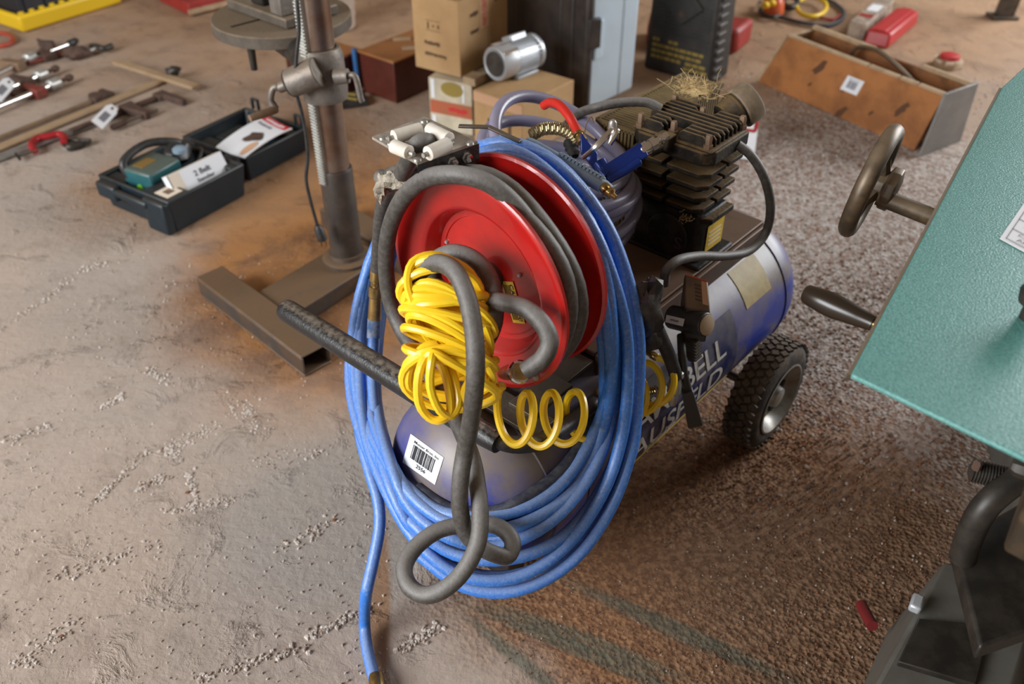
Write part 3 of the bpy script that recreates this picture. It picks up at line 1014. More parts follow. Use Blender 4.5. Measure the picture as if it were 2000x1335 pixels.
    pc = MB().tube(smooth_path(pts, 5), 0.0075, 10).build('power_cord', 'cord', comp)
    p0, p1 = V(1342, 762, 0.190), V(1357, 826, 0.196)
    d = nrm(p1 - p0)
    sx = nrm(np.cross(d, ray(1350, 790)))
    sy = np.cross(sx, d)
    mb = MB()
    mb.hexa([p0 - sx * 0.010 - sy * 0.008, p0 + sx * 0.010 - sy * 0.008, p0 + sx * 0.010 + sy * 0.008, p0 - sx * 0.010 + sy * 0.008,
             p1 - sx * 0.014 - sy * 0.010, p1 + sx * 0.014 - sy * 0.010, p1 + sx * 0.014 + sy * 0.010, p1 - sx * 0.014 + sy * 0.010])
    pl = mb.build('plug', M('grey_black_plug', (0.05, 0.05, 0.052), 0.5), pc, bevel=0.002)
    for k in (-0.007, 0.007):
        MB().box(p1 + sx * k + d * 0.009, (0.006, 0.0018, 0.020), sx, np.cross(d, sx)).build('prong', 'brass', pc)
    MB().cyl(p1 + sy * 0.005, p1 + sy * 0.005 + d * 0.021, 0.0026).build('prong', 'brass', pc)
    # wheels
    for side in (1, -1):
        vc = 0.203 * side
        c = L(vc, 0.690, 0.126)
        Rw = 0.126
        wh = MB().lathe(c - BX * side * 0.036, BX * side, [(0.070, 0.0), (Rw - 0.028, -0.002), (Rw - 0.010, 0.006), (Rw - 0.005, 0.014), (Rw - 0.004, 0.036), (Rw - 0.005, 0.058), (Rw - 0.010, 0.066), (Rw - 0.028, 0.073), (0.078, 0.070), (0.076, 0.064), (0.070, 0.062)], 56, caps=False).build('tyre', 'rubber', comp, label='knobbly black tyre')
        mb = MB()
        nb_ = 40
        for k in range(nb_):
            a = 2 * math.pi * k / nb_
            er = AX * math.cos(a) + ZUP * math.sin(a)
            et = -AX * math.sin(a) + ZUP * math.cos(a)
            for j, w in enumerate((-0.024, -0.008, 0.008, 0.024)):
                rr = Rw - (0.0035 if abs(w) > 0.02 else 0.002)
                sh = (0.5 if j % 2 else 0) * 2 * math.pi / nb_
                er2 = AX * math.cos(a + sh) + ZUP * math.sin(a + sh)
                et2 = -AX * math.sin(a + sh) + ZUP * math.cos(a + sh)
                mb.box(c + BX * w + er2 * rr, (0.0135, 0.0125, 0.006), nrm(BX + et2 * (0.5 if j % 2 else -0.5)), nrm(et2 - BX * (0.5 if j % 2 else -0.5)))
        tr = mb.build('tread_block', 'rubber', wh)
        tr['kind'] = 'stuff'
        rm = MB().lathe(c + BX * side * 0.022, BX * side, [(0.080, 0.012), (0.083, 0.016), (0.079, 0.017), (0.066, 0.004), (0.060, -0.008), (0.040, -0.012), (0.026, -0.006), (0.022, 0.010), (0.012, 0.012), (0.001, 0.012)], 48, caps=False).build('wheel_rim', 'rim', comp, label='dirty pale metal wheel rim')
        mb = MB()
        for k in range(5):
            a = 2 * math.pi * k / 5
            mb.cyl(c + BX * side * 0.012 + (AX * math.cos(a) + ZUP * math.sin(a)) * 0.050, c + BX * side * 0.0155 + (AX * math.cos(a) + ZUP * math.sin(a)) * 0.050, 0.009, n=12)
        mb.build('rim_hole', 'black_iron', rm)
        MB().cyl(c, L(vc * 0.4, 0.690, 0.126), 0.010).build('axle', 'dark_steel', comp)
    mb = MB()
    mb.prism([L(-0.06, 0.02, 0.115), L(0.06, 0.02, 0.115), L(0.05, 0.02, 0.0), L(-0.05, 0.02, 0.0)], AX * 0.05)
    mb.build('front_foot', 'black_iron', comp, bevel=0.003)
    mb = MB()
    for s in (-1, 1):
        mb.prism([L(0.085 * s, 0.655, 0.15), L(0.085 * s, 0.725, 0.15), L(0.085 * s, 0.712, 0.105), L(0.085 * s, 0.668, 0.105)], BX * 0.008)
    mb.build('axle_bracket', 'black_iron', comp)


make_compressor()

# ------------------------------------------------------------------ hose reel on the tank front
RV, RU, RZ, RR, RW = 0.004, 0.004, 0.664, 0.1695, 0.083
reel = thing('hose_reel', L(RV, RU + 0.05, 0.44), 'red steel hose reel wound with grey rubber hose, mounted over the tank front', 'hose reel', -PHI)


def make_reel():
    c = L(RV, RU, RZ)
    # front flange: rolled lip, sloping face, sunken middle
    prof = [(0.001, 0.037), (0.102, 0.037), (0.1045, 0.0365), (0.106, 0.033), (0.113, 0.0145), (0.116, 0.011), (0.122, 0.009), (0.150, 0.004), (0.160, 0.0), (0.1655, -0.001), (0.1695, 0.002), (0.1695, 0.007), (0.165, 0.010), (0.155, 0.010), (0.124, 0.015), (0.117, 0.018), (0.110, 0.036), (0.106, 0.041), (0.001, 0.041)]
    fl = MB().lathe(c, AX, prof, 72, caps=False).build('front_flange', 'red_paint', reel, ang=50, label='glossy red front flange')
    prof = [(0.03, -0.004), (0.110, -0.004), (0.125, 0.0), (0.150, 0.006), (0.160, 0.006), (0.1655, 0.003), (0.1695, 0.005), (0.1695, 0.010), (0.163, 0.013), (0.03, 0.010)]
    MB().lathe(c + AX * RW, AX, prof, 72, caps=False).build('rear_flange', 'red_paint', reel, ang=50)
    MB().lathe(c + AX * 0.046, AX, [(0.098, 0), (0.098, RW - 0.046)], 48).build('drum', 'red_paint', reel)
    # groove line at the sunken middle
    MB().torus(c + AX * 0.0368, AX, 0.0965, 0.0014, 64, 6).build('pressed_ring', 'red_paint', reel)
    # yellow caution decal, split by the swivel hose
    ctr = U(1003, 590, RU + 0.0365)
    mid = ctr
    ex = -BX * 0.20 - ZUP * 0.98
    ex = nrm(U(1013, 628, RU + 0.0365) - U(990, 551, RU + 0.0365))
    ey = np.cross(-AX, ex)
    w, h = 0.034, 0.0125
    qm = quad_map(mid - ex * w - ey * h, mid + ex * w - ey * h, mid + ex * w + ey * h, mid - ex * w + ey * h)
    dc = patch(qm, 'caution_decal', 'yellow_label', reel, ns=2, ntt=2, off=0.0012, label='yellow caution decal with black print')
    lettering(qm, 'CAUTION!', (0.06, 0.62, 0.94, 0.92), 'lettering', 'ink', dc, 0.002, 0.02)
    strips(qm, [(0.08 + 0.5 * j, 0.12 + 0.13 * k, 0.45 + 0.47 * j, 0.17 + 0.13 * k) for k in range(4) for j in range(2)], 'print_line', 'brown_ink', dc, 0.002)
    # swivel outlet: oblong hole, elbow with chrome collar
    p = U(1002, 736, RU + 0.004)
    MB().lathe(p + AX * 0.004, -AX, [(0.020, 0), (0.021, 0.005), (0.0175, 0.006)], 24).build('outlet_hole', 'black_iron', reel)
    q0, q1 = U(985, 728, RU + 0.012), U(1026, 724, RU - 0.030)
    d = q1 - q0
    h_ = np.linalg.norm(d)
    MB().lathe(q0, d, [(0.011, 0), (0.012, h_ * 0.5), (0.0125, h_ * 0.9)], 18).build('outlet_elbow', 'brass', reel)
    MB().lathe(U(1012, 726, RU - 0.018), d, [(0.0155, 0), (0.0175, 0.002), (0.0175, 0.010), (0.0150, 0.012)], 22).build('chrome_collar', 'chrome', reel)
    MB().lathe(U(1052, 732, RU + 0.006), -AX, [(0.007, 0), (0.007, 0.006), (0.004, 0.010)], 6).build('flange_bolt', 'steel', reel)
    for x, y in ((1015, 537), (873, 472)):
        MB().lathe(U(x, y, RU + 0.0365), -AX, [(0.0035, 0), (0.0025, 0.003)], 8).build('flange_bolt', 'steel', reel)
    # stand behind the reel
    mb = MB()
    mb.box(L(RV, RU + 0.105, 0.56), (0.11, 0.006, 0.24), BX, AX)
    mb.box(L(RV, RU + 0.14, 0.442), (0.16, 0.12, 0.008), BX, AX)
    mb.cyl(L(RV, RU + 0.02, RZ), L(RV, RU + 0.112, RZ), 0.024)
    mb.prism([L(RV + 0.05, RU + 0.10, 0.46), L(RV + 0.05, RU + 0.19, 0.46), L(RV + 0.05, RU + 0.10, 0.56)], BX * 0.004)
    mb.build('stand', 'dark_steel', reel, bevel=0.001)
    mb = MB()
    mb.box(L(0.03, 0.02, 0.4465), (0.20, 0.05, 0.008), BX, AX)
    mb.box(L(0.08, 0.07, 0.455), (0.05, 0.10, 0.008), BX, AX)
    mb.build('base_strap', 'dark_steel', reel, bevel=0.001)
    # roller guide
    zg = 0.845
    P = lambda x, y, z=zg: Z(x, y, z)
    out = [P(727, 272), P(829, 232), P(933, 281), P(815, 322)]
    cen = sum(out) / 4
    inn = [cen + (p - cen) * 0.50 for p in out]
    mb = MB()
    for i in range(4):
        j = (i + 1) % 4
        mb.hexa([out[j], out[i], inn[i], inn[j], out[j] + ZUP * 0.004, out[i] + ZUP * 0.004, inn[i] + ZUP * 0.004, inn[j] + ZUP * 0.004])
    gp = mb.build('guide_plate', M('dirty_steel_plate', (0.36, 0.32, 0.27), 0.45, 0.15, col2=(0.17, 0.14, 0.10), scale=40, amt=0.7), reel, label='dirty steel roller guide plate')
    rl = [((768, 268), (822, 252), 0.86), ((838, 252), (878, 272), 0.86), ((768, 285), (800, 298), 0.857), ((835, 300), (876, 281), 0.868)]
    for (a, b_, z) in rl:
        p0, p1 = Z(*a, z), Z(*b_, z)
        e = nrm(p1 - p0)
        MB().lathe(p0, p1 - p0, [(0.008, 0), (0.0098, 0.001), (0.0098, np.linalg.norm(p1 - p0) - 0.001), (0.008, np.linalg.norm(p1 - p0))], 18).build('roller', 'white_plastic', gp, label='white plastic roller')
        MB().cyl(p0 - e * 0.008, p1 + e * 0.008, 0.0035, n=8).build('roller_pin', 'steel', gp)
    for x, y in ((748, 271), (828, 238), (918, 281), (815, 313)):
        MB().lathe(Z(x, y, zg + 0.004), ZUP, [(0.006, 0), (0.005, 0.003), (0.001, 0.004)], 10).build('rivet', 'steel', gp)
    # downturned flange of the guide with two bolts, and its arm
    mb = MB()
    mb.hexa([out[3] - ZUP * 0.026, out[2] - ZUP * 0.026, out[2] - ZUP * 0.026 + AX * 0.003, out[3] - ZUP * 0.026 + AX * 0.003, out[3], out[2], out[2] + AX * 0.003, out[3] + AX * 0.003])
    fd = mb.build('guide_flange', 'black_dusty', reel)
    e = nrm(out[2] - out[3])
    nn = nrm(np.cross(e, ZUP))
    for t_ in (0.55, 0.80):
        p = out[3] + (out[2] - out[3]) * t_ - ZUP * 0.013
        MB().lathe(p, nn, [(0.0085, 0), (0.0085, 0.002), (0.0065, 0.002), (0.0065, 0.008), (0.0035, 0.009)], 6).build('guide_bolt', 'chrome', fd)
    mb = MB()
    mb.tube([out[2] * 0.5 + out[3] * 0.5 - ZUP * 0.02, L(-0.08, 0.13, 0.78), L(-0.02, 0.11, 0.68), L(0.0, 0.11, 0.60)], 0.008, 8)
    mb.build('guide_arm', 'black_dusty', reel)

    # ---- the grey hose
    r = 0.0127
    mb = MB()
    # wraps on the drum
    wraps = []
    for (rad, ws) in ((0.113, (0.059, 0.070)), (0.134, (0.034, 0.056)), (0.152, (0.027, 0.047))):
        for k, w in enumerate(ws):
            n = 46
            pts = [c + AX * (w + 0.004 * math.sin(i * 0.55 + k)) + (BX * math.cos(2 * math.pi * i / n) + ZUP * math.sin(2 * math.pi * i / n)) * rad * (1 + 0.012 * math.sin(3 * 2 * math.pi * i / n + k * 2)) for i in range(n)]
            mb.tube(pts, r, 10, True)
    # strand that leaves the reel, slips over the front flange and hangs down, loops, climbs back to the swivel
    T0 = [(1108, 640, 0.045), (1092, 560, 0.042), (1052, 466, 0.036), (1004, 398, 0.022), (952, 357, 0.004), (890, 341, -0.013), (830, 350, -0.019), (785, 391, -0.022), (760, 450, -0.022), (754, 520, -0.022), (763, 590, -0.024),
          (785, 645, -0.030), (818, 695, -0.040)]
    T = [(850, 745, 1.265), (882, 800, 1.28), (905, 850, 1.29), (924, 900, 1.295), (933, 950, 1.285), (938, 1000, 1.27), (933, 1060, 1.26), (905, 1115, 1.255), (866, 1151, 1.255),
         (828, 1161, 1.265), (798, 1142, 1.28), (790, 1105, 1.30), (812, 1068, 1.32), (853, 1037, 1.335), (900, 1025, 1.345), (947, 1022, 1.345), (982, 1033, 1.335), (1001, 1058, 1.325), (992, 1085, 1.315), (962, 1080, 1.305), (930, 1062, 1.300), (908, 1035, 1.29),
         (898, 985, 1.27), (900, 930, 1.255), (908, 880, 1.245), (918, 830, 1.215), (926, 770, 1.175), (929, 710, 1.155), (925, 645, 1.15), (912, 580, 1.15), (888, 530, 1.16), (855, 514, 1.185), (822, 528, 1.21), (808, 565, 1.235),
         (822, 620, 1.25), (870, 665, 1.255), (930, 680, 1.25), (962, 640, 1.235), (966, 585, 1.23), (952, 535, 1.23), (920, 503, 1.235), (880, 494, 1.245), (850, 512, 1.265), (850, 552, 1.28), (890, 580, 1.275), (935, 584, 1.25), (980, 590, 1.21), (1026, 602, 1.185),
         (1060, 633, 1.175), (1073, 667, 1.175), (1060, 700, 1.18), (1026, 724, 1.19)]
    mb.tube(smooth_path([U(*q) for q in T0] + [D(*q) for q in T], 5), r, 12)
    # end that runs through the rollers down to the blue hose
    E = [(1010, 400, 1.36), (960, 340, 1.36), (905, 315, 1.36), (862, 300, 1.32), (846, 282, 1.265), (826, 277, 1.232), (806, 292, 1.235), (795, 320, 1.265), (780, 345, 1.315), (758, 368, 1.40), (745, 420, 1.48), (740, 480, 1.56), (737, 525, 1.61)]
    mb.tube(smooth_path([D(*q) for q in E], 6), r, 12)
    mb.build('grey_hose', 'grey_hose', reel, label='dusty grey rubber hose on the reel')
    # brass coupling at the end of the grey hose
    p0, p1 = D(737, 515, 1.61), D(731, 622, 1.66)
    d = p1 - p0
    h = np.linalg.norm(d)
    MB().lathe(p0, d, [(0.0125, 0), (0.0125, h * 0.3), (0.0105, h * 0.32), (0.0105, h * 0.38), (0.0135, h * 0.40), (0.0135, h * 0.58), (0.0115, h * 0.60), (0.0125, h)], 14).build('hose_coupling', 'brass', reel)
    # rag-wrapped stop knotted round the hose below the rollers
    mb = MB()
    mb.tube(smooth_path([D(742, 345, 1.345), D(762, 350, 1.33), D(790, 342, 1.325), D(812, 335, 1.33)], 4), [0.012] * 4 + [0.019] * 7 + [0.016] * 2, 12)
    rs = mb.build('hose_stop', M('stop_rubber', (0.16, 0.14, 0.12), 0.85, col2=(0.05, 0.045, 0.04), scale=40, amt=0.8), reel)
    mb = MB()
    mb.blob(D(768, 352, 1.305), (0.020, 0.012, 0.012), 8, 0.5)
    mb.blob(D(748, 362, 1.32), (0.010, 0.010, 0.013), 9, 0.6)
    mb.blob(D(744, 376, 1.33), (0.006, 0.006, 0.014), 12, 0.6)
    mb.blob(D(786, 356, 1.305), (0.012, 0.009, 0.008), 10, 0.5)
    mb.build('torn_wrap', 'rag', rs)


make_reel()


# ------------------------------------------------------------------ hoses lying on the compressor
def tank_depth(x, y):
    d = ray(x, y)
    o = ORI - L(0, 0, ZT)
    best = 9.0
    ov, dv = arr((o @ BX, o[2])), arr((d @ BX, d[2]))
    a, b, c = dv @ dv, 2 * ov @ dv, ov @ ov - RT * RT
    k = b * b - 4 * a * c
    if k > 0:
        t = (-b - math.sqrt(k)) / (2 * a)
        if 0 <= (o + d * t) @ AX <= LT:
            best = min(best, t)
    S = lambda w: arr(((w @ BX) / RT, (w @ AX) / 0.125, w[2] / RT))
    oo, dd = S(o), S(d)
    a, b, c = dd @ dd, 2 * oo @ dd, oo @ oo - 1
    k = b * b - 4 * a * c
    if k > 0:
        t = (-b - math.sqrt(k)) / (2 * a)
        if (o + d * t) @ AX <= 0:
            best = min(best, t)
    return best


def make_blue_hose():
    root = thing('blue_air_hose', L(-0.2, -0.1, 0.0), 'long blue rubber air hose coiled over the reel and drooping round the tank', 'hose')
    out = [(1000, 281, 1.40), (1090, 322, 1.40), (1175, 415, 1.40), (1222, 520, 1.42), (1246, 640, 1.44), (1248, 760, 1.46), (1232, 880, 1.47), (1190, 990, 1.47), (1115, 1090, 1.46), (1010, 1146, 1.45), (905, 1135, 1.45), (815, 1068, 1.47),
           (748, 970, 1.52), (703, 860, 1.60), (682, 745, 1.68), (690, 630, 1.72), (715, 520, 1.72), (765, 410, 1.66), (830, 330, 1.55), (915, 288, 1.45)]
    inn = [(1000, 318, 1.39), (1070, 365, 1.39), (1132, 452, 1.39), (1168, 545, 1.40), (1188, 640, 1.42), (1188, 745, 1.45), (1166, 840, 1.48), (1118, 920, 1.49), (1050, 978, 1.48), (960, 1012, 1.47), (868, 1000, 1.47), (802, 950, 1.49),
           (761, 872, 1.54), (742, 775, 1.61), (737, 680, 1.68), (745, 595, 1.73), (765, 505, 1.74), (800, 420, 1.68), (860, 350, 1.56), (930, 322, 1.44)]
    # how far out each turn lies: at top, right, bottom, left
    W = [(0.0, 0.0, 0.0, 1.0, 0), (0.35, 0.27, 0.17, 0.45, 1), (0.05, 0.32, 0.40, -0.05, 2), (0.62, 0.06, 0.33, 0.85, 0), (0.95, 0.76, 0.60, 0.98, 1), (0.70, 1.0, 0.80, 0.12, 2), (0.35, 0.64, 0.90, 0.68, 0), (1.0, 0.95, 1.08, 0.92, 1)]
    n = len(out)
    rg = random.Random(2)

    def wat(w, i):
        q = i / n * 4
        k = int(q) % 4
        t = q - int(q)
        t = t * t * (3 - 2 * t)
        return w[k] * (1 - t) + w[(k + 1) % 4] * t
    pts = []
    for k, w in enumerate(W):
        nx = W[min(k + 1, len(W) - 1)]
        for i in range(n):
            blend = max(0.0, (i - n * 0.75) / (n * 0.25))
            q = wat(w, i) * (1 - blend) + (wat(w, i) * 0.0 + (w[3] * (1 - blend) + nx[0] * blend)) * blend
            a, b_ = arr(inn[i]), arr(out[i])
            p = a * (1 - q) + b_ * q
            lay = (w[4] * (1 - blend) + nx[4] * blend)
            p[2] += (lay - 1) * 0.020 + rg.uniform(-0.003, 0.003)
            p[0] += rg.uniform(-4, 4)
            p[1] += rg.uniform(-4, 4)
            td = min(tank_depth(p[0] + dx, p[1] + dy) for dx in (-14, 0, 14) for dy in (-14, 0, 14))
            p[2] = min(p[2], td - 0.0135 - 0.012 * lay)
            pts.append(D(*p))
    # run off the coil: last turn stops at the lower left and the end drops to the floor
    cut = len(pts) - 8
    tail = [D(697, 770, 1.665), D(704, 850, 1.61), D(722, 920, 1.575), D(738, 975, 1.555), D(741, 1030, 1.545), D(728, 1100, 1.535), D(715, 1160, 1.53), Z(712, 1215, 0.03), Z(716, 1260, 0.014), Z(727, 1310, 0.0135), Z(738, 1350, 0.0135), Z(748, 1400, 0.0135)]
    body = pts[:cut]
    mb = MB()
    r = 0.0103
    mb.tube(smooth_path(body, 4), r, 10)
    mb.tube(smooth_path(tail, 6), r, 10)
    # the strand that meets the grey hose coupling
    sp = [(731, 618, 1.66), (728, 690, 1.66), (728, 760, 1.63), (738, 840, 1.58), (760, 920, 1.53), (800, 985, 1.49), (860, 1030, 1.47), (930, 1052, 1.46), (1010, 1040, 1.455), (1090, 985, 1.46), (1150, 900, 1.47), (1178, 800, 1.46), (1180, 690, 1.43), (1160, 570, 1.41), (1120, 470, 1.41)]
    mb.tube(smooth_path([D(x, y, min(z, tank_depth(x, y) - 0.03)) for x, y, z in sp], 5), r, 10)
    mb.build('hose', 'blue_hose', root)
    # brass end near the camera
    MB().lathe(Z(733, 1318, 0.0135), Z(744, 1375, 0.0135) - Z(733, 1318, 0.0135), [(0.0122, 0), (0.0128, 0.004), (0.0128, 0.04), (0.011, 0.046)], 14).build('hose_end', 'brass', root)
    # worn blue sleeve below the brass coupling
    MB().cyl(D(731, 612, 1.66), D(729, 660, 1.662), 0.0122, n=14).build('sleeve', M('worn_blue_tape', (0.10, 0.24, 0.58), 0.6, col2=(0.5, 0.55, 0.62), scale=70, amt=0.8), root)
    # dark loop inside the coil
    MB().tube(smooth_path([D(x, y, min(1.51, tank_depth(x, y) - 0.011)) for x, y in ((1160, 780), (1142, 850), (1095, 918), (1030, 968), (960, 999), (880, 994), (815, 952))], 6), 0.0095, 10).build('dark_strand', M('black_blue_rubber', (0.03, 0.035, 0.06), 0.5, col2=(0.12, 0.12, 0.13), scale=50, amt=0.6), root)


make_blue_hose()


def make_yellow_hose():
    root = thing('yellow_coil_hose', L(0.03, -0.1, 0.5), 'bright yellow coiled nylon air hose tangled in front of the red reel', 'hose')
    rg = random.Random(7)
    r = 0.0061
    cen = D(872, 640, 1.215)
    right = nrm(_r)
    upv = nrm(_u)
    dep = nrm(_f)
    pts = []
    # knot of turns: axis roughly upright, each turn tilted its own way
    axis_pts = [(866, 548), (868, 575), (872, 600), (876, 626), (880, 650), (880, 676), (876, 702), (872, 728), (878, 752)]
    turns, seg = 16, 18
    for i in range(turns * seg + 1):
        t = i / (turns * seg)
        a = 2 * math.pi * i / seg
        k = i // seg
        rg2 = random.Random(100 + k)
        q = t * (len(axis_pts) - 1)
        j = min(int(q), len(axis_pts) - 2)
        ax_ = arr(axis_pts[j]) * (1 - (q - j)) + arr(axis_pts[j + 1]) * (q - j)
        wob = 8 * math.sin(i * 0.09) + 5 * math.sin(i * 0.21 + 1)
        c = D(ax_[0], ax_[1] + wob, 1.215)
        R1 = (0.056 + 0.007 * math.sin(i * 0.071 + 0.5)) * (0.80 if t < 0.08 else 1.0)
        R2 = 0.026
        ty = 0.022 * math.sin(i * 0.045 + 2.0) + 0.010 * math.sin(k * 2.1)
        tilt = -0.45 + 0.5 * math.sin(i * 0.031)
        x = R1 * math.cos(a)
        zz = R2 * math.sin(a)
        y = x * math.tan(tilt) * 0.5 + ty * math.sin(a) + 0.018 * math.sin(a)
        pts.append(c + right * x + upv * y - dep * zz)
    # one larger loop on top
    top = [(806, 590, 1.20), (796, 550, 1.195), (806, 512, 1.195), (842, 498, 1.20), (880, 508, 1.205), (912, 540, 1.21)]
    pre = [D(*q) for q in top]
    # hanging loops at lower left
    hang = [(868, 700, 1.18), (838, 690, 1.185), (818, 730, 1.185), (818, 785, 1.195), (838, 815, 1.205), (862, 820, 1.205), (880, 800, 1.21), (872, 740, 1.205), (852, 690, 1.19), (843, 705, 1.175), (840, 755, 1.185), (858, 800, 1.20), (882, 812, 1.21), (895, 780, 1.215),
            (880, 720, 1.21), (850, 672, 1.20), (815, 690, 1.20), (798, 730, 1.21), (805, 760, 1.225), (850, 745, 1.235), (905, 725, 1.235), (940, 700, 1.23), (955, 670, 1.225), (945, 700, 1.215), (905, 765, 1.215), (915, 790, 1.225), (950, 745, 1.235),
            (960, 720, 1.24), (950, 735, 1.225), (925, 775, 1.235), (945, 775, 1.25), (968, 752, 1.255)]
    mid = [D(*q) for q in hang]
    # stretched turns across the tank top towards the right, passing behind the blue hose
    hel = []
    path = [(982, 808, 1.275), (1030, 820, 1.30), (1078, 818, 1.33), (1125, 814, 1.385), (1165, 808, 1.53), (1205, 795, 1.58), (1240, 775, 1.58), (1265, 752, 1.575), (1285, 742, 1.57)]
    seg2, nt = 16, 8
    for i in range(nt * seg2 + 1):
        q = i / seg2
        j = min(int(q), len(path) - 2)
        c = arr(path[j]) * (1 - (q - j)) + arr(path[j + 1]) * (q - j)
        a = 2 * math.pi * i / seg2 + 1.6
        R = 0.0385
        p = D(c[0], c[1], c[2]) + upv * (R * 1.02 * math.sin(a)) + right * (R * (0.42 + 0.05 * j) * math.cos(a)) - dep * (R * 0.5 * math.cos(a))
        hel.append(p)
    mb = MB()
    mb.tube(smooth_path(pre + pts[::2] + mid, 3), r, 8)
    mb.tube(smooth_path([mid[-1]] + hel, 3), r, 8)
    mb.build('coiled_tube', 'yellow', root)
    e0 = hel[-1]
    e1 = e0 + nrm(hel[-1] - hel[-3]) * 0.03
    MB().lathe(e0, e1 - e0, [(0.0062, 0), (0.0075, 0.002), (0.0075, 0.012), (0.006, 0.014), (0.006, 0.03)], 12).build('end_fitting', 'brass', root)
    mb = MB()
    p0, p1 = D(1232, 772, 1.575), D(1283, 760, 1.585)
    n = 11
    sp = []
    d = p1 - p0
    x = nrm(np.cross(d, ZUP))
    y = nrm(np.cross(d, x))
    for i in range(n * 10):
        a = 2 * math.pi * i / 10
        sp.append(p0 + d * (i / (n * 10)) + (x * math.cos(a) + y * math.sin(a)) * 0.0068)
    mb.tube(sp, 0.0014, 5)
    mb.build('spring_guard', 'brass', root)


make_yellow_hose()


def make_violet_hose():
    root = thing('violet_air_hose', (0.085, 1.485, 0.5), 'coil of violet-grey hose stacked behind the reel beside the pump', 'hose')
    c = arr((0.080, 1.485, 0.6))
    rg = random.Random(5)
    pts = []
    turns = 6
    seg = 20
    for i in range(turns * seg + 1):
        k = i / seg
        a = 2 * math.pi * i / seg - 0.6
        R = 0.143 + 0.007 * math.sin(k * 1.9) + 0.005 * math.sin(a * 2 + k) - 0.010 * max(0, k - 3.6)
        z = 0.535 + k * 0.0245 + 0.012 * math.sin(a + 0.9 * k) + 0.020 * max(0, k - 2.4) * max(0, math.sin(a - 0.75))
        pts.append(arr((c[0] + R * math.cos(a) + 0.006 * math.sin(k * 2.7), c[1] + R * math.sin(a) + 0.008 * math.sin(k * 1.3), z)))
    mb = MB()
    mb.tube(smooth_path(pts, 3), 0.0115, 10)
    mb.build('hose', 'violet_hose', root)
    # rubber whip looped through the middle with a spring guard and swivel
    p = [Z(1038, 264, 0.70), Z(1060, 252, 0.715), Z(1090, 251, 0.72), Z(1112, 259, 0.715), Z(1126, 272, 0.705)]
    path = smooth_path(p, 12)
    sp = []
    m = len(path)
    for i in range(m * 6):
        q = i / 6
        j = min(int(q), m - 2)
        cc = path[j] * (1 - (q - j)) + path[j + 1] * (q - j)
        t = nrm(path[j + 1] - path[j])
        x = nrm(np.cross(t, ZUP))
        y = np.cross(t, x)
        a = 2 * math.pi * q * 0.72
        sp.append(cc + (x * math.cos(a) + y * math.sin(a)) * 0.0105)
    MB().tube(path, 0.0085, 10).build('hose_end', 'black_plastic', root)
    MB().tube(sp, 0.0018, 5).build('spring_guard', M('dull_brass_spring', (0.30, 0.24, 0.13), 0.35, 0.9), root, label='coil spring guard')
    MB().lathe(Z(1112, 275, 0.70), Z(1124, 312, 0.68) - Z(1112, 275, 0.70), [(0.011, 0), (0.013, 0.006), (0.010, 0.010), (0.013, 0.016), (0.010, 0.020), (0.012, 0.028), (0.008, 0.034)], 14).build('swivel', 'black_plastic', root)


make_violet_hose()


def make_blow_gun():
    root = thing('blow_gun', Z(1190, 340, 0.64), 'blue metal air blow gun with silver lever and coupler, on the violet hose', 'air tool')
    p0, p1 = D(1186, 338, 1.50), D(1252, 296, 1.50)
    d = nrm(p1 - p0)
    n = nrm(_u - d * (_u @ d))
    w = np.cross(d, n)
    mb = MB()
    mb.box((p0 + p1) / 2, (np.linalg.norm(p1 - p0) + 0.01, 0.026, 0.022), d, n)
    mb.box(D(1150, 300, 1.51), (0.045, 0.034, 0.024), nrm(D(1170, 325, 1.51) - D(1135, 280, 1.51)), nrm(_u))
    mb.tube([D(1170, 318, 1.51), D(1180, 335, 1.505), D(1190, 345, 1.50)], 0.014, 12)
    mb.tube([D(1188, 352, 1.49), D(1220, 334, 1.49), D(1250, 314, 1.49)], [0.007, 0.0075, 0.008], 10)
    mb.build('body', 'royal_blue', root, bevel=0.0012)
    q0, q1 = D(1250, 297, 1.50), D(1304, 264, 1.505)
    h = np.linalg.norm(q1 - q0)
    MB().lathe(q0, q1 - q0, [(0.011, 0), (0.0125, 0.002), (0.0125, h * 0.28), (0.009, h * 0.31), (0.009, h * 0.36), (0.0115, h * 0.38), (0.0115, h * 0.56), (0.0075, h * 0.60), (0.0062, h * 0.70), (0.0085, h * 0.73), (0.0085, h * 0.79), (0.006, h * 0.81), (0.0075, h * 0.88), (0.0068, h)], 18).build('coupler', 'chrome', root, label='silver quick coupler')
    mb = MB()
    lv = [D(1139, 308, 1.485), D(1160, 290, 1.47), D(1182, 268, 1.465), D(1198, 254, 1.465), D(1204, 258, 1.46), D(1190, 280, 1.47)]
    path = smooth_path(lv, 4)
    mb.tube(path, [0.004] * 4 + [0.0055] * (len(path) - 4), 8)
    mb.build('lever', 'chrome', root)
    MB().lathe(D(1196, 252, 1.475), ZUP, [(0.007, 0), (0.007, 0.012), (0.004, 0.016)], 12).build('lever_pin', 'steel', root)
    mb = MB()
    mb.tube(smooth_path([D(1062, 206, 1.62), D(1075, 200, 1.60), D(1092, 205, 1.57), D(1110, 225, 1.55), D(1122, 245, 1.54), D(1130, 262, 1.53)], 6), 0.0082, 12)
    mb.build('red_hose', 'red_hose', root, label='short red rubber whip hose')
    MB().lathe(D(1129, 260, 1.53), D(1141, 283, 1.52) - D(1129, 260, 1.53), [(0.0098, 0), (0.010, 0.004), (0.008, 0.006), (0.0095, 0.010), (0.0095, 0.020)], 12).build('hose_fitting', 'brass', root)
    mb = MB()
    mb.tube(smooth_path([D(1142, 258, 1.50), D(1146, 240, 1.49), D(1155, 228, 1.49), D(1160, 240, 1.50)], 4), 0.0013, 5)
    mb.build('tag_wire', 'bar_brown', root)


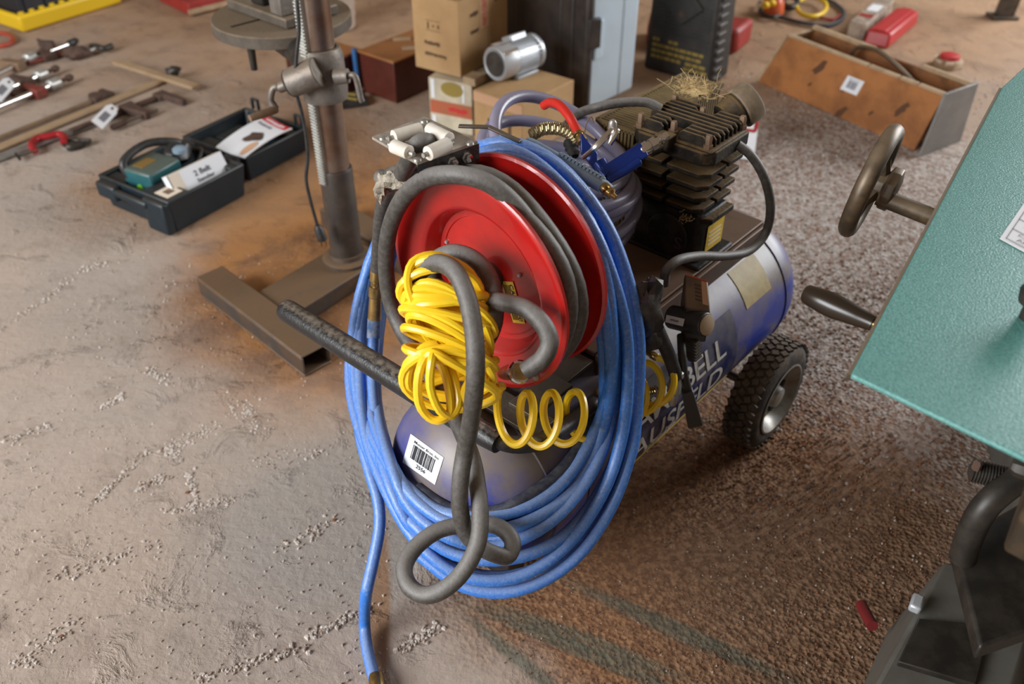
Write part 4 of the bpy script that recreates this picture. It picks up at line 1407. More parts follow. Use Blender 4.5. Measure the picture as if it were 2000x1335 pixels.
make_blow_gun()


def make_ribbed_tool():
    root = thing('ribbed_air_tool', D(1100, 330, 1.36), 'blue-grey ribbed air tool with flat steel tang, lying between reel and violet hose', 'air tool')
    a, b_ = D(1026, 276, 1.42), D(1192, 372, 1.42)
    d = nrm(b_ - a)
    n = nrm(_u - d * (_u @ d))
    ln = np.linalg.norm(b_ - a)
    mb = MB()
    mb.tube([a, a + d * 0.01, a + d * ln * 0.5, b_ - d * 0.012, b_], [0.008, 0.0105, 0.0115, 0.0115, 0.009], 14)
    g = mb.build('grip', 'blue_grey', root)
    for k in range(12):
        p = a + d * ln * (0.40 + 0.042 * k) + n * 0.0095
        mb = MB()
        mb.lathe(p, n, [(0.0085, -0.010), (0.0080, 0.002), (0.0045, 0.0045)], 8)
        mb.box(p, (0.0042, 0.022, 0.008), d, np.cross(n, d))
        mb.build('rib', 'blue_grey', g)
    mb = MB()
    t0, t1, t2 = D(897, 246, 1.40), D(955, 248, 1.395), D(1015, 276, 1.385)
    for p, q in ((t0, t1), (t1, t2)):
        e = nrm(q - p)
        mb.box((p + q) / 2, (np.linalg.norm(q - p) + 0.002, 0.010, 0.0035), e, np.cross(ZUP, e))
    mb.build('tang', 'dark_steel', root, bevel=0.001)
    c0 = D(1190, 372, 1.38)
    c1 = D(1199, 386, 1.38)
    e = nrm(c1 - c0)
    MB().lathe(D(1176, 364, 1.385), D(1200, 384, 1.375) - D(1176, 364, 1.385), [(0.008, 0), (0.010, 0.003), (0.010, 0.009), (0.006, 0.011), (0.0095, 0.014), (0.0095, 0.020), (0.005, 0.023), (0.004, 0.030)], 12).build('brass_nipple', 'brass', root)


make_ribbed_tool()


def make_straw():
    rg = random.Random(9)
    mb = MB()
    c = L(-0.065, 0.690, 0.735)
    for k in range(120):
        p = c + BX * rg.gauss(0, 0.026) + AX * rg.gauss(0, 0.012) + ZUP * rg.uniform(-0.012, 0.012)
        d = nrm(arr((rg.gauss(0, 1), rg.gauss(0, 1), rg.gauss(0.35, 0.6))))
        e = nrm(arr((rg.gauss(0, 1), rg.gauss(0, 1), rg.gauss(0.2, 0.5))))
        ln = rg.uniform(0.010, 0.028)
        mb.tube([p - d * ln * 0.5, p + e * ln * 0.12, p + d * ln * 0.5 + e * ln * 0.3, p + d * ln * 0.8 + e * ln * 0.8], 0.00055, 4)
    mb.blob(c - ZUP * 0.006, (0.026, 0.012, 0.010), 4, 0.5, X=BX)
    for k in range(16):
        p = L(0.04, 0.535, 0.562) + BX * rg.gauss(0, 0.008) + ZUP * rg.gauss(0, 0.004) - AX * 0.012
        d = nrm(arr((rg.gauss(0, 1), rg.gauss(0, 1), rg.gauss(0, 0.8))))
        mb.tube([p, p + d * 0.006, p + d * 0.010 + ZUP * 0.003], 0.0005, 4)
    o = mb.build('straw_tuft', 'straw')
    tag(o, 'tuft of dry straw caught on top of the black pump', 'straw', kind='stuff')


make_straw()


# ------------------------------------------------------------------ bandsaw at the right edge
def make_bandsaw():
    zc = 0.79
    q = lambda x, y, z=zc: Z(x, y, z)
    c0, c1 = q(1662, 730), q(1957, 170)
    e1 = nrm(c1 - c0)
    e2 = nrm(q(2000, 893) - c0)
    ax = nrm(arr((e1[1], -e1[0], 0)))            # square to the long edge, towards the right
    root = thing('metal_bandsaw', (c0[0] + 0.55, c0[1] + 0.25, 0), 'teal metal-cutting bandsaw with handwheel and speed chart, at the right edge', 'bandsaw')
    l1 = np.linalg.norm(c1 - c0)
    ch0 = c1
    ch1 = q(2003, 128)
    far = ch1 + e2 * 0.40
    near = c0 + e2 * 0.75
    poly = [c0, near, far + e2 * 0.12, ch1, ch0]
    mb = MB()
    mb.prism([p - ZUP * 0.006 for p in poly], ZUP * 0.006)
    pl = mb.build('belt_cover', 'teal', root, bevel=0.002, label='teal hammertone cover plate')
    # body beneath, set well in from the cover's edge
    mb = MB()
    ins = [c0 + e2 * 0.20 + e1 * 0.03, c0 + e2 * 0.44 + e1 * 0.03, far + e2 * 0.10 - e1 * 0.05, c0 + e2 * 0.24 + e1 * (l1 - 0.1)]
    mb.prism([p - ZUP * 0.15 for p in ins], ZUP * 0.134)
    mb.build('saw_arm', 'brown_iron', root, bevel=0.006)
    # speed chart
    o_ = q(1952, 467, zc)
    up_ = nrm(q(2000, 397, zc) - o_)
    rt_ = nrm(q(2000, 493, zc) - o_)
    qm = quad_map(o_, o_ + rt_ * 0.13, o_ + rt_ * 0.13 + up_ * 0.16, o_ + up_ * 0.16)
    ct = patch(qm, 'speed_chart', 'paper', root, ns=1, ntt=1, off=0.0012, label='white printed speed chart')
    strips(qm, [(0.05, 0.05, 0.95, 0.056), (0.05, 0.05, 0.058, 0.95), (0.05, 0.24, 0.95, 0.246), (0.05, 0.44, 0.95, 0.446), (0.05, 0.64, 0.95, 0.646)], 'chart_line', 'grey_ink', ct, 0.0018)
    for tx, rc in (('Copper', (0.14, 0.155, 0.42, 0.215)), ('Alloy', (0.15, 0.075, 0.36, 0.135)), ('Aluminum', (0.14, 0.36, 0.52, 0.42)), ('Alloy', (0.22, 0.275, 0.43, 0.335))):
        lettering(qm, tx, rc, 'lettering', 'grey_ink', ct, 0.002, 0.01)
    mb = MB()
    mb.box((c0 + c1) / 2 - ZUP * 0.006 - ax * 0.002, (l1, 0.004, 0.009), e1, ax)
    mb.build('edge_trim', 'brown_iron', root)
    # block added out of view to shade the floor from the right light
    mb = MB()
    mb.hexa([arr(q_) for q_ in ((0.86, 0.78, 0), (1.45, 0.60, 0), (1.75, 1.45, 0), (1.10, 1.60, 0), (0.86, 0.80, 0.58), (1.40, 0.64, 0.58), (1.65, 1.40, 0.58), (1.08, 1.52, 0.58))])
    mb.build('added_shade_block', 'base_grey', root, bevel=0.01)
    # black knob standing on the cover
    MB().lathe(q(2012, 622, zc), ZUP, [(0.012, 0), (0.012, 0.02), (0.020, 0.022), (0.022, 0.035), (0.018, 0.045), (0.006, 0.047)], 20).build('cover_knob', 'black_iron', root)
    # handwheel on its shaft
    hub = Z(1728, 388, 0.735)
    axd = nrm(ax - ZUP * 0.14)
    MB().cyl(hub - axd * 0.01, hub + axd * 0.16, 0.0135, n=18).build('shaft', 'brown_iron', root)
    wc = Z(1706, 356, 0.748)
    R = 0.078
    MB().torus(wc - axd * 0.004, axd, R, 0.0135, 48, 14).build('handwheel', 'brown_iron', root, label='brown iron handwheel')
    mb = MB()
    x = nrm(np.cross(axd, ZUP))
    y = np.cross(axd, x)
    for k in range(3):
        a = 0.5 + 2 * math.pi * k / 3
        e = x * math.cos(a) + y * math.sin(a)
        mb.tube([wc + axd * 0.012, wc + e * R * 0.55, wc + e * R], [0.013, 0.010, 0.008], 8)
    mb.build('handwheel_spoke', 'brown_iron', root)
    MB().lathe(wc - axd * 0.006, axd, [(0.012, 0), (0.023, 0.004), (0.023, 0.022), (0.034, 0.026), (0.034, 0.040), (0.018, 0.044)], 10).build('handwheel_hub', 'brown_iron', root, bevel=0.002)
    # crank grip
    g0, g1 = Z(1572, 572, 0.745), Z(1706, 632, 0.745)
    h = np.linalg.norm(g1 - g0)
    MB().lathe(g0, g1 - g0, [(0.010, 0), (0.0125, 0.003), (0.0155, h * 0.30), (0.0160, h * 0.45), (0.012, h * 0.80), (0.0098, h * 0.97), (0.0098, h)], 22).build('crank_grip', M('glossy_black_grip', (0.02, 0.013, 0.008), 0.28), root, label='black tapered crank grip')
    MB().cyl(g1, g1 + nrm(g1 - g0) * 0.08, 0.006, n=10).build('crank_pin', 'brass', root)
    # frame, spring cylinder and sheet-metal base under the head
    mb = MB()
    mb.tube(smooth_path([Z(1880, 1090, 0.40), Z(1896, 1040, 0.45), Z(1928, 985, 0.50), Z(1990, 935, 0.53), Z(2060, 900, 0.55)], 6), 0.018, 14)
    mb.build('tilt_arm', 'black_iron', root)
    mb = MB()
    mb.prism([Z(1850, 1080, 0.36), Z(2060, 960, 0.36), Z(2100, 1220, 0.36), Z(1900, 1290, 0.36)], ZUP * 0.03)
    mb.prism([Z(1872, 1120, 0.30), Z(1900, 1080, 0.30), Z(1990, 1200, 0.30), Z(1960, 1260, 0.30)], ZUP * 0.07)
    mb.build('saw_bed', 'black_iron', root, bevel=0.005)
    p0, p1 = Z(1898, 918, 0.52), Z(1975, 936, 0.52)
    d = p1 - p0
    h = np.linalg.norm(d)
    prof = [(0.006, -0.004), (0.0155, 0)]
    for k in range(14):
        t = h * k / 13
        prof += [(0.0165, t), (0.0140, t + h / 28)]
    MB().lathe(p0, d, prof, 16).build('counter_spring', 'black_iron', root, ang=20, label='black counterbalance spring')
    MB().lathe(Z(1906, 915, 0.535), ZUP, [(0.006, 0), (0.006, 0.012), (0.003, 0.015)], 6).build('frame_bolt', 'rust', root)
    MB().lathe(Z(1976, 905, 0.60), nrm(ax), [(0.010, 0), (0.014, 0.006), (0.014, 0.03), (0.008, 0.05)], 8).build('frame_bolt', 'black_iron', root)
    mb = MB()
    a_, b_, c_, d_ = Z(1845, 1095, 0.22), Z(1705, 1345, 0.22), Z(1960, 1400, 0.22), Z(2040, 1150, 0.22)
    mb.hexa([a_ * (1, 1, 0) + arr((-0.03, 0.02, 0)), b_ * (1, 1, 0) + arr((-0.04, -0.03, 0)), c_ * (1, 1, 0) + arr((0.05, -0.03, 0)), d_ * (1, 1, 0) + arr((0.05, 0.03, 0)), a_, b_, c_, d_])
    bs = mb.build('base_cabinet', 'base_grey', root, bevel=0.006, label='grey-green sheet metal base')
    mb = MB()
    mb.hexa([Z(1790, 1215, 0.2205), Z(1750, 1300, 0.2205), Z(1900, 1345, 0.2205), Z(1930, 1230, 0.2205)][::-1] + [p + ZUP * 0.012 for p in [Z(1790, 1215, 0.2205), Z(1750, 1300, 0.2205), Z(1900, 1345, 0.2205), Z(1930, 1230, 0.2205)][::-1]])
    mb.build('chip_tray', 'black_iron', bs, bevel=0.002)
    MB().box(Z(1790, 1178, 0.235), (0.03, 0.018, 0.016), e1).build('bright_latch', 'alu', root, bevel=0.004)
    MB().tube([Z(1682, 1180, 0.06), Z(1692, 1200, 0.07), Z(1704, 1222, 0.08)], 0.010, 12).build('red_lever', M('deep_red', (0.14, 0.012, 0.012), 0.5), root)


make_bandsaw()


# ------------------------------------------------------------------ drill press
def make_drill_press():
    cx, cy = -0.456, 2.10
    root = thing('drill_press', (cx, cy, 0), 'floor-standing drill press with steel column, rack and round table', 'drill press')
    C = lambda z: arr((cx, cy, z))
    MB().lathe(C(0.05), ZUP, [(0.068, 0), (0.068, 0.012), (0.062, 0.016), (0.050, 0.018), (0.048, 0.030)], 40).build('column_flange', 'rusty_base', root)
    MB().lathe(C(0.055), ZUP, [(0.0455, 0), (0.0435, 0.02), (0.0435, 0.272), (0.041, 0.278)], 36).build('column_sleeve', 'column_base', root)
    MB().cyl(C(0.30), C(1.35), 0.0375, n=36).build('column', 'column', root, label='worn steel column')
    # square tube foot towards the camera
    a, b_ = Z(418, 566, 0.0), Z(622, 722, 0.0)
    e = nrm(b_ - a)
    n = nrm(np.cross(ZUP, e))
    mb = MB()
    ln = np.linalg.norm(b_ - a)
    w, h, t = 0.080, 0.062, 0.006
    m = (a + b_) / 2
    mb.box(m + ZUP * (h - t / 2), (ln, w, t), e, n)
    mb.box(m + ZUP * (t / 2), (ln, w, t), e, n)
    for s in (-1, 1):
        mb.box(m + ZUP * (h / 2) + n * s * (w / 2 - t / 2), (ln, t, h - 2 * t), e, n)
    mb.box(a + ZUP * h / 2 - e * 0.0, (0.006, w - 2 * t, h - 2 * t), e, n)
    mb.build('tube_foot', 'rusty_base', root, bevel=0.004, label='open-ended square steel tube foot')
    # cross member carrying the column, second foot behind
    p0 = m + n * 0.03
    tgt = arr((cx, cy, 0))
    e2 = nrm(tgt - p0)
    n2 = nrm(np.cross(ZUP, e2))
    mb = MB()
    L2 = np.linalg.norm(tgt - p0) + 0.10
    mb.box(p0 + e2 * L2 / 2 + ZUP * 0.028, (L2, 0.150, 0.050), e2, n2)
    mb.build('cross_member', 'rusty_base', root, bevel=0.004)
    mb = MB()
    mb.box(tgt + e2 * 0.14 + ZUP * 0.031, (0.50, w, h), e, n)
    mb.build('tube_foot', 'rusty_base', root, bevel=0.004)
    # rack: toothed bar on the left front of the column
    rd = nrm(arr((-0.62, -0.78, 0)))
    side = np.cross(ZUP, rd)
    mb = MB()
    mb.box(C(0.66) + rd * 0.0405, (0.012, 0.020, 0.72), rd, side)
    rk = mb.build('rack', 'rack', root)
    mb = MB()
    for k in range(88):
        mb.box(C(0.305 + 0.0081 * k) + rd * 0.0475, (0.007, 0.0195, 0.0040), rd, side)
    mb.build('rack_teeth', 'rack', rk)['kind'] = 'stuff'
    # clamp bracket
    mb = MB()
    mb.lathe(C(0.520), ZUP, [(0.0405, 0), (0.054, 0.001), (0.056, 0.03), (0.054, 0.105), (0.047, 0.125), (0.0405, 0.126)], 36, caps=False)
    g0, g1 = YP(566, 163, cy - 0.062), YP(622, 140, cy - 0.066)
    br = mb.build('column_clamp', 'cast', root, ang=50)
    mb = MB()
    mb.cyl(g0, g1, 0.034, 0.036, 26)
    mb.hexa([g0 + arr((0.0, 0.02, -0.035)), g1 + arr((0, 0.02, -0.04)), g1 + arr((0, 0.05, -0.04)), g0 + arr((0.01, 0.05, -0.035)), g0 + arr((0.0, 0.0, 0.0)), g1, g1 + arr((0, 0.05, 0.02)), g0 + arr((0.01, 0.05, 0.01))])
    mb.build('gear_housing', 'cast', root, bevel=0.004)
    d = nrm(g1 - g0)
    MB().lathe(g0 - d * 0.004, d, [(0.030, 0), (0.0335, 0.004)], 24).build('housing_cap', 'dark_steel', root)
    # crank
    s0 = g0 - d * 0.024
    mb = MB()
    mb.lathe(s0 - d * 0.006, d, [(0.012, 0), (0.013, 0.004), (0.013, 0.02), (0.011, 0.03)], 16)
    arm = [s0, YP(534, 172, s0[1] - 0.005), YP(529, 195, s0[1] - 0.008), YP(538, 213, s0[1] - 0.010)]
    pth = smooth_path(arm, 5)
    mb.tube(pth, [0.0095] * 4 + [0.0080] * (len(pth) - 8) + [0.0095] * 4, 10)
    ck = mb.build('crank_arm', 'cast', root)
    h0, h1 = YP(541, 213, s0[1] - 0.010), YP(488, 231, s0[1] - 0.060)
    MB().lathe(h0, h1 - h0, [(0.008, 0), (0.010, 0.006), (0.0095, 0.05), (0.0085, np.linalg.norm(h1 - h0))], 14).build('crank_grip', 'bar_brown', ck)
    # locking lever on the right
    mb = MB()
    k0, k1 = YP(655, 150, cy - 0.05), YP(680, 148, cy - 0.055)
    mb.cyl(k0, k1, 0.019, 0.017, 18)
    mb.tube(smooth_path([k1, YP(694, 150, cy - 0.06), YP(704, 190, cy - 0.065), YP(707, 198, cy - 0.065)], 4), 0.0075, 10)
    mb.build('locking_lever', 'cast', root)
    # table on its arm
    tc = arr((-0.615, 2.42, 0.585))
    mb = MB()
    mb.lathe(tc, ZUP, [(0.178, 0), (0.184, 0.003), (0.184, 0.030), (0.181, 0.033), (0.10, 0.033)], 56)
    tb = mb.build('round_table', 'table', root, label='round cast iron drill table')
    mb = MB()
    for a_ in (0.7, 2.3, 3.9, 5.4):
        ev = arr((math.cos(a_), math.sin(a_), 0))
        mb.box(tc + ev * 0.10 + ZUP * 0.0335, (0.10, 0.010, 0.0012), ev)
    mb.build('table_slot', 'black_iron', tb)
    mb = MB()
    tp = tc - ZUP * 0.0
    mb.tube([C(0.575) + arr((-0.03, 0.03, 0)), (C(0.575) + tp * 1.0) / 2 - ZUP * 0.005, tp - ZUP * 0.015], [0.045, 0.040, 0.055], 14)
    mb.build('table_arm', 'black_iron', root)
    MB().cyl(YP(489, 88, 2.33), YP(497, 136, 2.33), 0.011, 0.009, 12).build('table_lock_rod', 'black_iron', root)
    # power cord hanging from the head
    pts = [(580, 0), (584, 60), (579, 110), (577, 170), (588, 215), (598, 265), (601, 310), (598, 350), (606, 390), (617, 430), (622, 447)]
    cd = MB().tube(smooth_path([YP(x, y, cy - 0.075 - 0.0 * i) for i, (x, y) in enumerate(pts)], 5), 0.0045, 8).build('power_cord', 'cord', root)
    p0, p1 = YP(620, 440, cy - 0.075), YP(630, 468, cy - 0.075)
    d = nrm(p1 - p0)
    MB().lathe(p0, d, [(0.006, 0), (0.012, 0.008), (0.013, np.linalg.norm(p1 - p0)), (0.010, np.linalg.norm(p1 - p0) + 0.002)], 10).build('plug', 'cord', cd)
    for k in (-1, 1):
        MB().box(p1 + arr((0.006 * k, 0, 0)) + d * 0.010, (0.0025, 0.006, 0.018), (1, 0, 0)).build('prong', 'brass', cd)
    # vise on the table: a thing of its own
    vz = tc[2] + 0.0335
    vroot = thing('drill_vise', (tc[0] + 0.03, tc[1] + 0.03, vz), 'dirty grey drill press vise standing on the round table', 'vise', -0.75)
    e = nrm(arr((0.75, -0.66, 0)))
    n = nrm(arr((0.66, 0.75, 0)))
    o_ = arr((tc[0] + 0.0, tc[1] + 0.02, vz))
    mb = MB()
    mb.box(o_ + ZUP * 0.014, (0.26, 0.17, 0.026), e, n)
    mb.build('vise_base', 'table', vroot, bevel=0.004)
    mb = MB()
    mb.box(o_ + e * 0.085 + ZUP * 0.060, (0.05, 0.16, 0.066), e, n)
    mb.build('fixed_jaw', 'cast', vroot, bevel=0.004)
    mb = MB()
    mb.box(o_ - e * 0.02 + ZUP * 0.052, (0.055, 0.13, 0.050), e, n)
    mb.build('moving_jaw', 'black_iron', vroot, bevel=0.008)
    for k in (-0.04, 0.04):
        MB().lathe(o_ - e * 0.03 + n * k + ZUP * 0.077, ZUP, [(0.012, 0), (0.012, 0.006), (0.007, 0.008)], 6).build('jaw_bolt', 'steel', vroot)
    MB().cyl(o_ - e * 0.05 + ZUP * 0.05, o_ - e * 0.15 + ZUP * 0.05, 0.014, n=16).build('vise_screw', 'white_plastic', vroot)
    MB().lathe(o_ - e * 0.17 + ZUP * 0.05, e, [(0.017, 0), (0.020, 0.004), (0.020, 0.03), (0.016, 0.034)], 18).build('screw_head', 'alu', vroot)
    MB().cyl(o_ - e * 0.155 + ZUP * 0.05 - n * 0.09, o_ - e * 0.155 + ZUP * 0.05 + n * 0.06, 0.007, n=10).build('vise_handle', 'steel', vroot)


make_drill_press()


# ------------------------------------------------------------------ boxes behind
def carton(name, p00, e1, l1, e2, l2, z0, h, label, mat='cardboard', cat='box', wall=0.004, open_top=False):
    e1, e2 = nrm(arr((*e1[:2], 0))), nrm(arr((*e2[:2], 0)))
    p = arr((p00[0], p00[1], z0))
    root = thing(name, p + e1 * l1 / 2 + e2 * l2 / 2, label, cat, math.atan2(e1[1], e1[0]))
    c = p + e1 * l1 / 2 + e2 * l2 / 2
    mb = MB()
    mb.box(c + ZUP * h / 2, (l1, l2, h), e1, e2)
    mb.build('carton_body', mat, root, bevel=0.003)
    return root, p, e1, e2


def make_boxes():
    # lower right carton under the motor
    e1, e2 = (0.166, -0.130), (0.182, 0.215)
    zt = 0.19
    nearp = Z(1020, 205, zt)
    E1, E2 = nrm(arr((*e1, 0))), nrm(arr((*e2, 0)))
    p00 = nearp - E1 * 0.212
    r, p, a, b = carton('cardboard_carton', p00, E1, 0.212, E2, 0.285, 0, zt, 'plain cardboard carton standing under the silver motor', 'cardboard')
    q = quad_map(p + a * 0.212 + b * 0.0 + ZUP * 0.0, p + a * 0.212 + b * 0.285, p + a * 0.212 + b * 0.285 + ZUP * zt, p + a * 0.212 + ZUP * zt)
    strips(q, [(0.70, 0.58, 0.82, 0.64)], 'print', 'brown_ink', r)
    q = quad_map(p, p + a * 0.212, p + a * 0.212 + ZUP * zt, p + ZUP * zt)
    for s_ in (0.30, 0.46, 0.72):
        strips(q, [(s_, 0.35, s_ + 0.06, 0.55)], 'print', 'brown_ink', r)
    patch(q, 'packing_tape', 'tape', r, rect=(0, 0.80, 1, 0.98), ns=1, ntt=1)
    # photo-printed box
    f0, f1 = Z(836, 150, zt), Z(921, 166, zt)
    E1 = nrm((f1 - f0) * (1, 1, 0))
    E2 = np.cross(ZUP, E1)
    l1 = np.linalg.norm(f1 - f0)
    r, p, a, b = carton('printed_carton', f0, E1, l1, E2, 0.20, 0, zt, 'carton with photo print and red band, standing under the tall cardboard box', 'photo_print')
    q = quad_map(p, p + a * l1, p + a * l1 + ZUP * zt, p + ZUP * zt)
    patch(q, 'red_band', 'red_print', r, rect=(0.02, 0.32, 0.99, 0.58), ns=1, ntt=1)
    pts = [q(0.55 + 0.26 * math.cos(t), 0.84 + 0.2 * math.sin(t) * 0.7, 0.001) for t in np.linspace(0, 6.28, 24, endpoint=False)]
    MB().prism(pts, -b * 0.0008).build('printed_disc', 'yellow_print', r)
    strips(q, [(0.06, 0.62, 0.14, 0.98), (0.06, 0.02, 0.14, 0.28), (0.78, 0.62, 0.83, 0.95)], 'print', 'paper', r)
    worn_print(q, (0.45, 0.39, 0.9, 0.50), 'small_print', 'red_ink', r)
    # tall carton
    z0 = zt + 0.004
    n0 = Z(898, 152, z0)
    l0 = Z(812, 130, z0)
    E1 = nrm((n0 - l0) * (1, 1, 0))
    E2 = np.cross(ZUP, E1)
    l1 = np.linalg.norm((n0 - l0)[:2]) + 0.005
    D2 = 0.30
    h = 0.262
    r, p, a, b = carton('tall_cardboard_box', l0, E1, l1, E2, D2, z0, h, 'tall taped cardboard box with worn printing, stacked on two cartons', 'cardboard')
    q = quad_map(p, p + a * l1, p + a * l1 + ZUP * h, p + ZUP * h)
    strips(q, [(0.28, 0.55, 0.60, 0.555), (0.28, 0.68, 0.60, 0.685), (0.32, 0.57, 0.35, 0.66), (0.43, 0.60, 0.46, 0.63), (0.54, 0.59, 0.57, 0.64)], 'handling_mark', 'brown_ink', r)
    worn_print(q, (0.24, 0.35, 0.58, 0.41), 'worn_print', 'brown_ink', r, seed=2)
    worn_print(q, (0.24, 0.20, 0.70, 0.26), 'worn_print', 'brown_ink', r, seed=3)
    q = quad_map(p + a * l1, p + a * l1 + b * D2, p + a * l1 + b * D2 + ZUP * h, p + a * l1 + ZUP * h)
    tp = patch(q, 'printed_tape', 'tape', r, rect=(0.42, 0.52, 0.58, 1.0), ns=1, ntt=1, label='pale tape strip printed in red')
    qs = quad_map(q(0.575, 0.53), q(0.575, 0.99), q(0.425, 0.99), q(0.425, 0.53))
    lettering(qs, 'PARTS CENTER', (0.04, 0.2, 0.96, 0.8), 'lettering', 'red_ink', tp, 0.003)
    worn_print(q, (0.72, 0.79, 0.92, 0.87), 'worn_print', 'brown_ink', r, seed=4)
    worn_print(q, (0.22, 0.72, 0.38, 0.79), 'worn_print', 'brown_ink', r, seed=5)
    worn_print(q, (0.22, 0.50, 0.38, 0.56), 'worn_print', 'brown_ink', r, seed=6)
    # open flaps
    t = p + ZUP * h
    mb = MB()
    mb.hexa([t, t + a * l1, t + a * l1 + b * 0.003, t + b * 0.003, t - b * 0.05 + ZUP * 0.05 - a * 0.012, t + a * l1 - b * 0.05 + ZUP * 0.05, t + a * l1 - b * 0.047 + ZUP * 0.052, t - b * 0.047 + ZUP * 0.052 - a * 0.012])
    mb.build('carton_flap', 'cardboard', r)
    # wooden support sliver between the stacked boxes
    MB().box(Z(925, 158, zt + 0.014) + arr((0.0, 0.02, 0)), (0.05, 0.06, 0.026), E1).build('wood_block', 'wood_edge')
    tag(bpy.data.objects['wood_block'], 'small pale wood block wedged beside the silver motor', 'block')
    # aluminium motor
    c0, c1 = Z(970, 124, zt + 0.064), Z(1058, 92, zt + 0.064)
    d = nrm(c1 - c0)
    c0 = c0 - d * 0.01
    root = thing('aluminium_motor', (c0 + c1) / 2 - ZUP * 0.08, 'silver finned electric motor lying on the cardboard carton', 'motor', math.atan2(d[1], d[0]))
    R = 0.076
    MB().lathe(c0, d, [(0.047, 0.004), (0.056, 0.0), (0.0595, 0.006), (0.0595, 0.070), (0.054, 0.073)], 44).build('fan_cover', 'alu', root, bevel=0.002)
    mb = MB()
    mb.lathe(c0 - d * 0.001, d, [(0.043, 0.0), (0.043, 0.006)], 36)
    fg = mb.build('fan_grille', M('grille_grey', (0.10, 0.095, 0.09), 0.5, 0.5), root)
    for rr in (0.037, 0.029, 0.021, 0.013):
        MB().torus(c0 - d * 0.001, d, rr, 0.0022, 40, 6).build('grille_ring', 'dark_steel', fg)
    MB().lathe(c0 + d * 0.075, d, [(0.051, 0), (0.051, 0.105)], 40).build('stator', 'alu', root)
    x = nrm(np.cross(d, ZUP))
    y = np.cross(x, d)
    for k in range(30):
        t = 2 * math.pi * k / 30
        e = x * math.cos(t) + y * math.sin(t)
        MB().box(c0 + d * 0.125 + e * 0.0555, (0.10, 0.011, 0.0028), d, e).build('cooling_rib', 'alu', root)
    MB().lathe(c0 + d * 0.178, d, [(0.057, 0), (0.061, 0.003), (0.061, 0.014), (0.040, 0.022), (0.011, 0.024), (0.011, 0.04)], 40).build('end_bell', 'alu', root)
    tb = nrm(ZUP * 0.8 - x * 0.35)
    mb = MB()
    mb.box(c0 + d * 0.12 + tb * 0.062, (0.075, 0.05, 0.024), d, np.cross(tb, d))
    mb.build('terminal_box', 'alu', root, bevel=0.004)
    MB().box(c0 + d * 0.04 + nrm(ZUP + x * 0.9) * 0.0600, (0.070, 0.016, 0.004), d, np.cross(nrm(ZUP + x * 0.9), d)).build('cover_strip', 'chrome', root, bevel=0.001)
    nv = nrm(ZUP * 0.9 - x * 0.25)
    w_ = np.cross(nv, d)
    pp = c0 + d * 0.040 + nv * 0.0600
    q = quad_map(pp - d * 0.022 - w_ * 0.022, pp + d * 0.022 - w_ * 0.022, pp + d * 0.022 + w_ * 0.022, pp - d * 0.022 + w_ * 0.022)
    st = patch(q, 'barcode_sticker', 'paper_warm', root, ns=1, ntt=1, off=0.002)
    strips(q, barcode_rects(0.4, 0.2, 0.85, 0.8, 9), 'barcode', 'grey_ink', st, 0.003)
    for s in (-1, 1):
        MB().box(c0 + d * 0.12 - ZUP * 0.057 + x * 0.036 * s, (0.10, 0.026, 0.012), d, x).build('mounting_foot', 'alu', root, bevel=0.002)


make_boxes()


def make_tote():
    N = Z(1134, 222, 0)
    dl = nrm(arr((-0.66, 0.75, 0)))
    db = nrm(arr((0.86, 0.50, 0)))
    W, Dp, H = 0.42, 0.235, 0.56
    root = thing('storage_tote', N + dl * W / 2 + db * 0.1, 'pale blue plastic tote standing on its end with a black lid on', 'tote')
    # body tapers away from the lid
    b0, b1 = N + db * 0.03, N + db * 0.03 + dl * W
    ti = 0.030
    lo = [b0 + ZUP * 0.004, b0 + db * Dp + dl * ti + ZUP * (0.004 + ti), b1 + db * Dp - dl * ti + ZUP * (0.004 + ti), b1 + ZUP * 0.004]
    hi = [b0 + ZUP * H, b0 + db * Dp + dl * ti + ZUP * (H - ti), b1 + db * Dp - dl * ti + ZUP * (H - ti), b1 + ZUP * H]
    mb = MB()
    mb.hexa(lo + hi)
    body = mb.build('tote_body', 'tote', root, bevel=0.012)
    q = quad_map(lo[0], lo[1], hi[1], hi[0])
    mb = MB()
    for s in (0.68,):
        a_, b_ = q(s, 0.02, 0.0), q(s, 0.80, 0.0)
        mb.tube([a_, b_], 0.004, 8)
    mb.build('moulded_rib', 'tote', body)
    MB().box(q(0.12, 0.48, 0.006), (0.035, 0.14, 0.02), nrm(lo[1] - lo[0]), ZUP).build('rim_lip', 'tote', body, bevel=0.004)
    MB().box(q(0.40, 0.86, 0.004), (0.07, 0.016, 0.016), nrm(lo[1] - lo[0]), ZUP).build('hand_hold', 'grey_panel', body, bevel=0.003)
    # lid: framed panel with raised rim and clips
    n = -nrm(np.cross(dl, ZUP))
    n = -db
    mb = MB()
    c = N + dl * W / 2 + ZUP * (H / 2 + 0.003) + db * 0.016
    mb.box(c, (W + 0.03, 0.030, H + 0.006), dl, db)
    ld = mb.build('lid', 'lid', root, bevel=0.014, label='black plastic lid')
    mb = MB()
    mb.box(c - db * 0.016, (W - 0.11, 0.012, H - 0.12), dl, db)
    mb.build('lid_panel', 'lid', ld, bevel=0.006)
    mb = MB()
    mb.box(c - db * 0.023 + ZUP * 0.02, (W - 0.22, 0.008, H - 0.28), dl, db)
    mb.build('lid_panel', 'lid', ld, bevel=0.004)
    for zz in (0.30,):
        MB().box(N - dl * 0.012 + db * 0.03 + ZUP * zz, (0.018, 0.05, 0.11), dl, db).build('lid_clip', 'lid', ld, bevel=0.005)


make_tote()


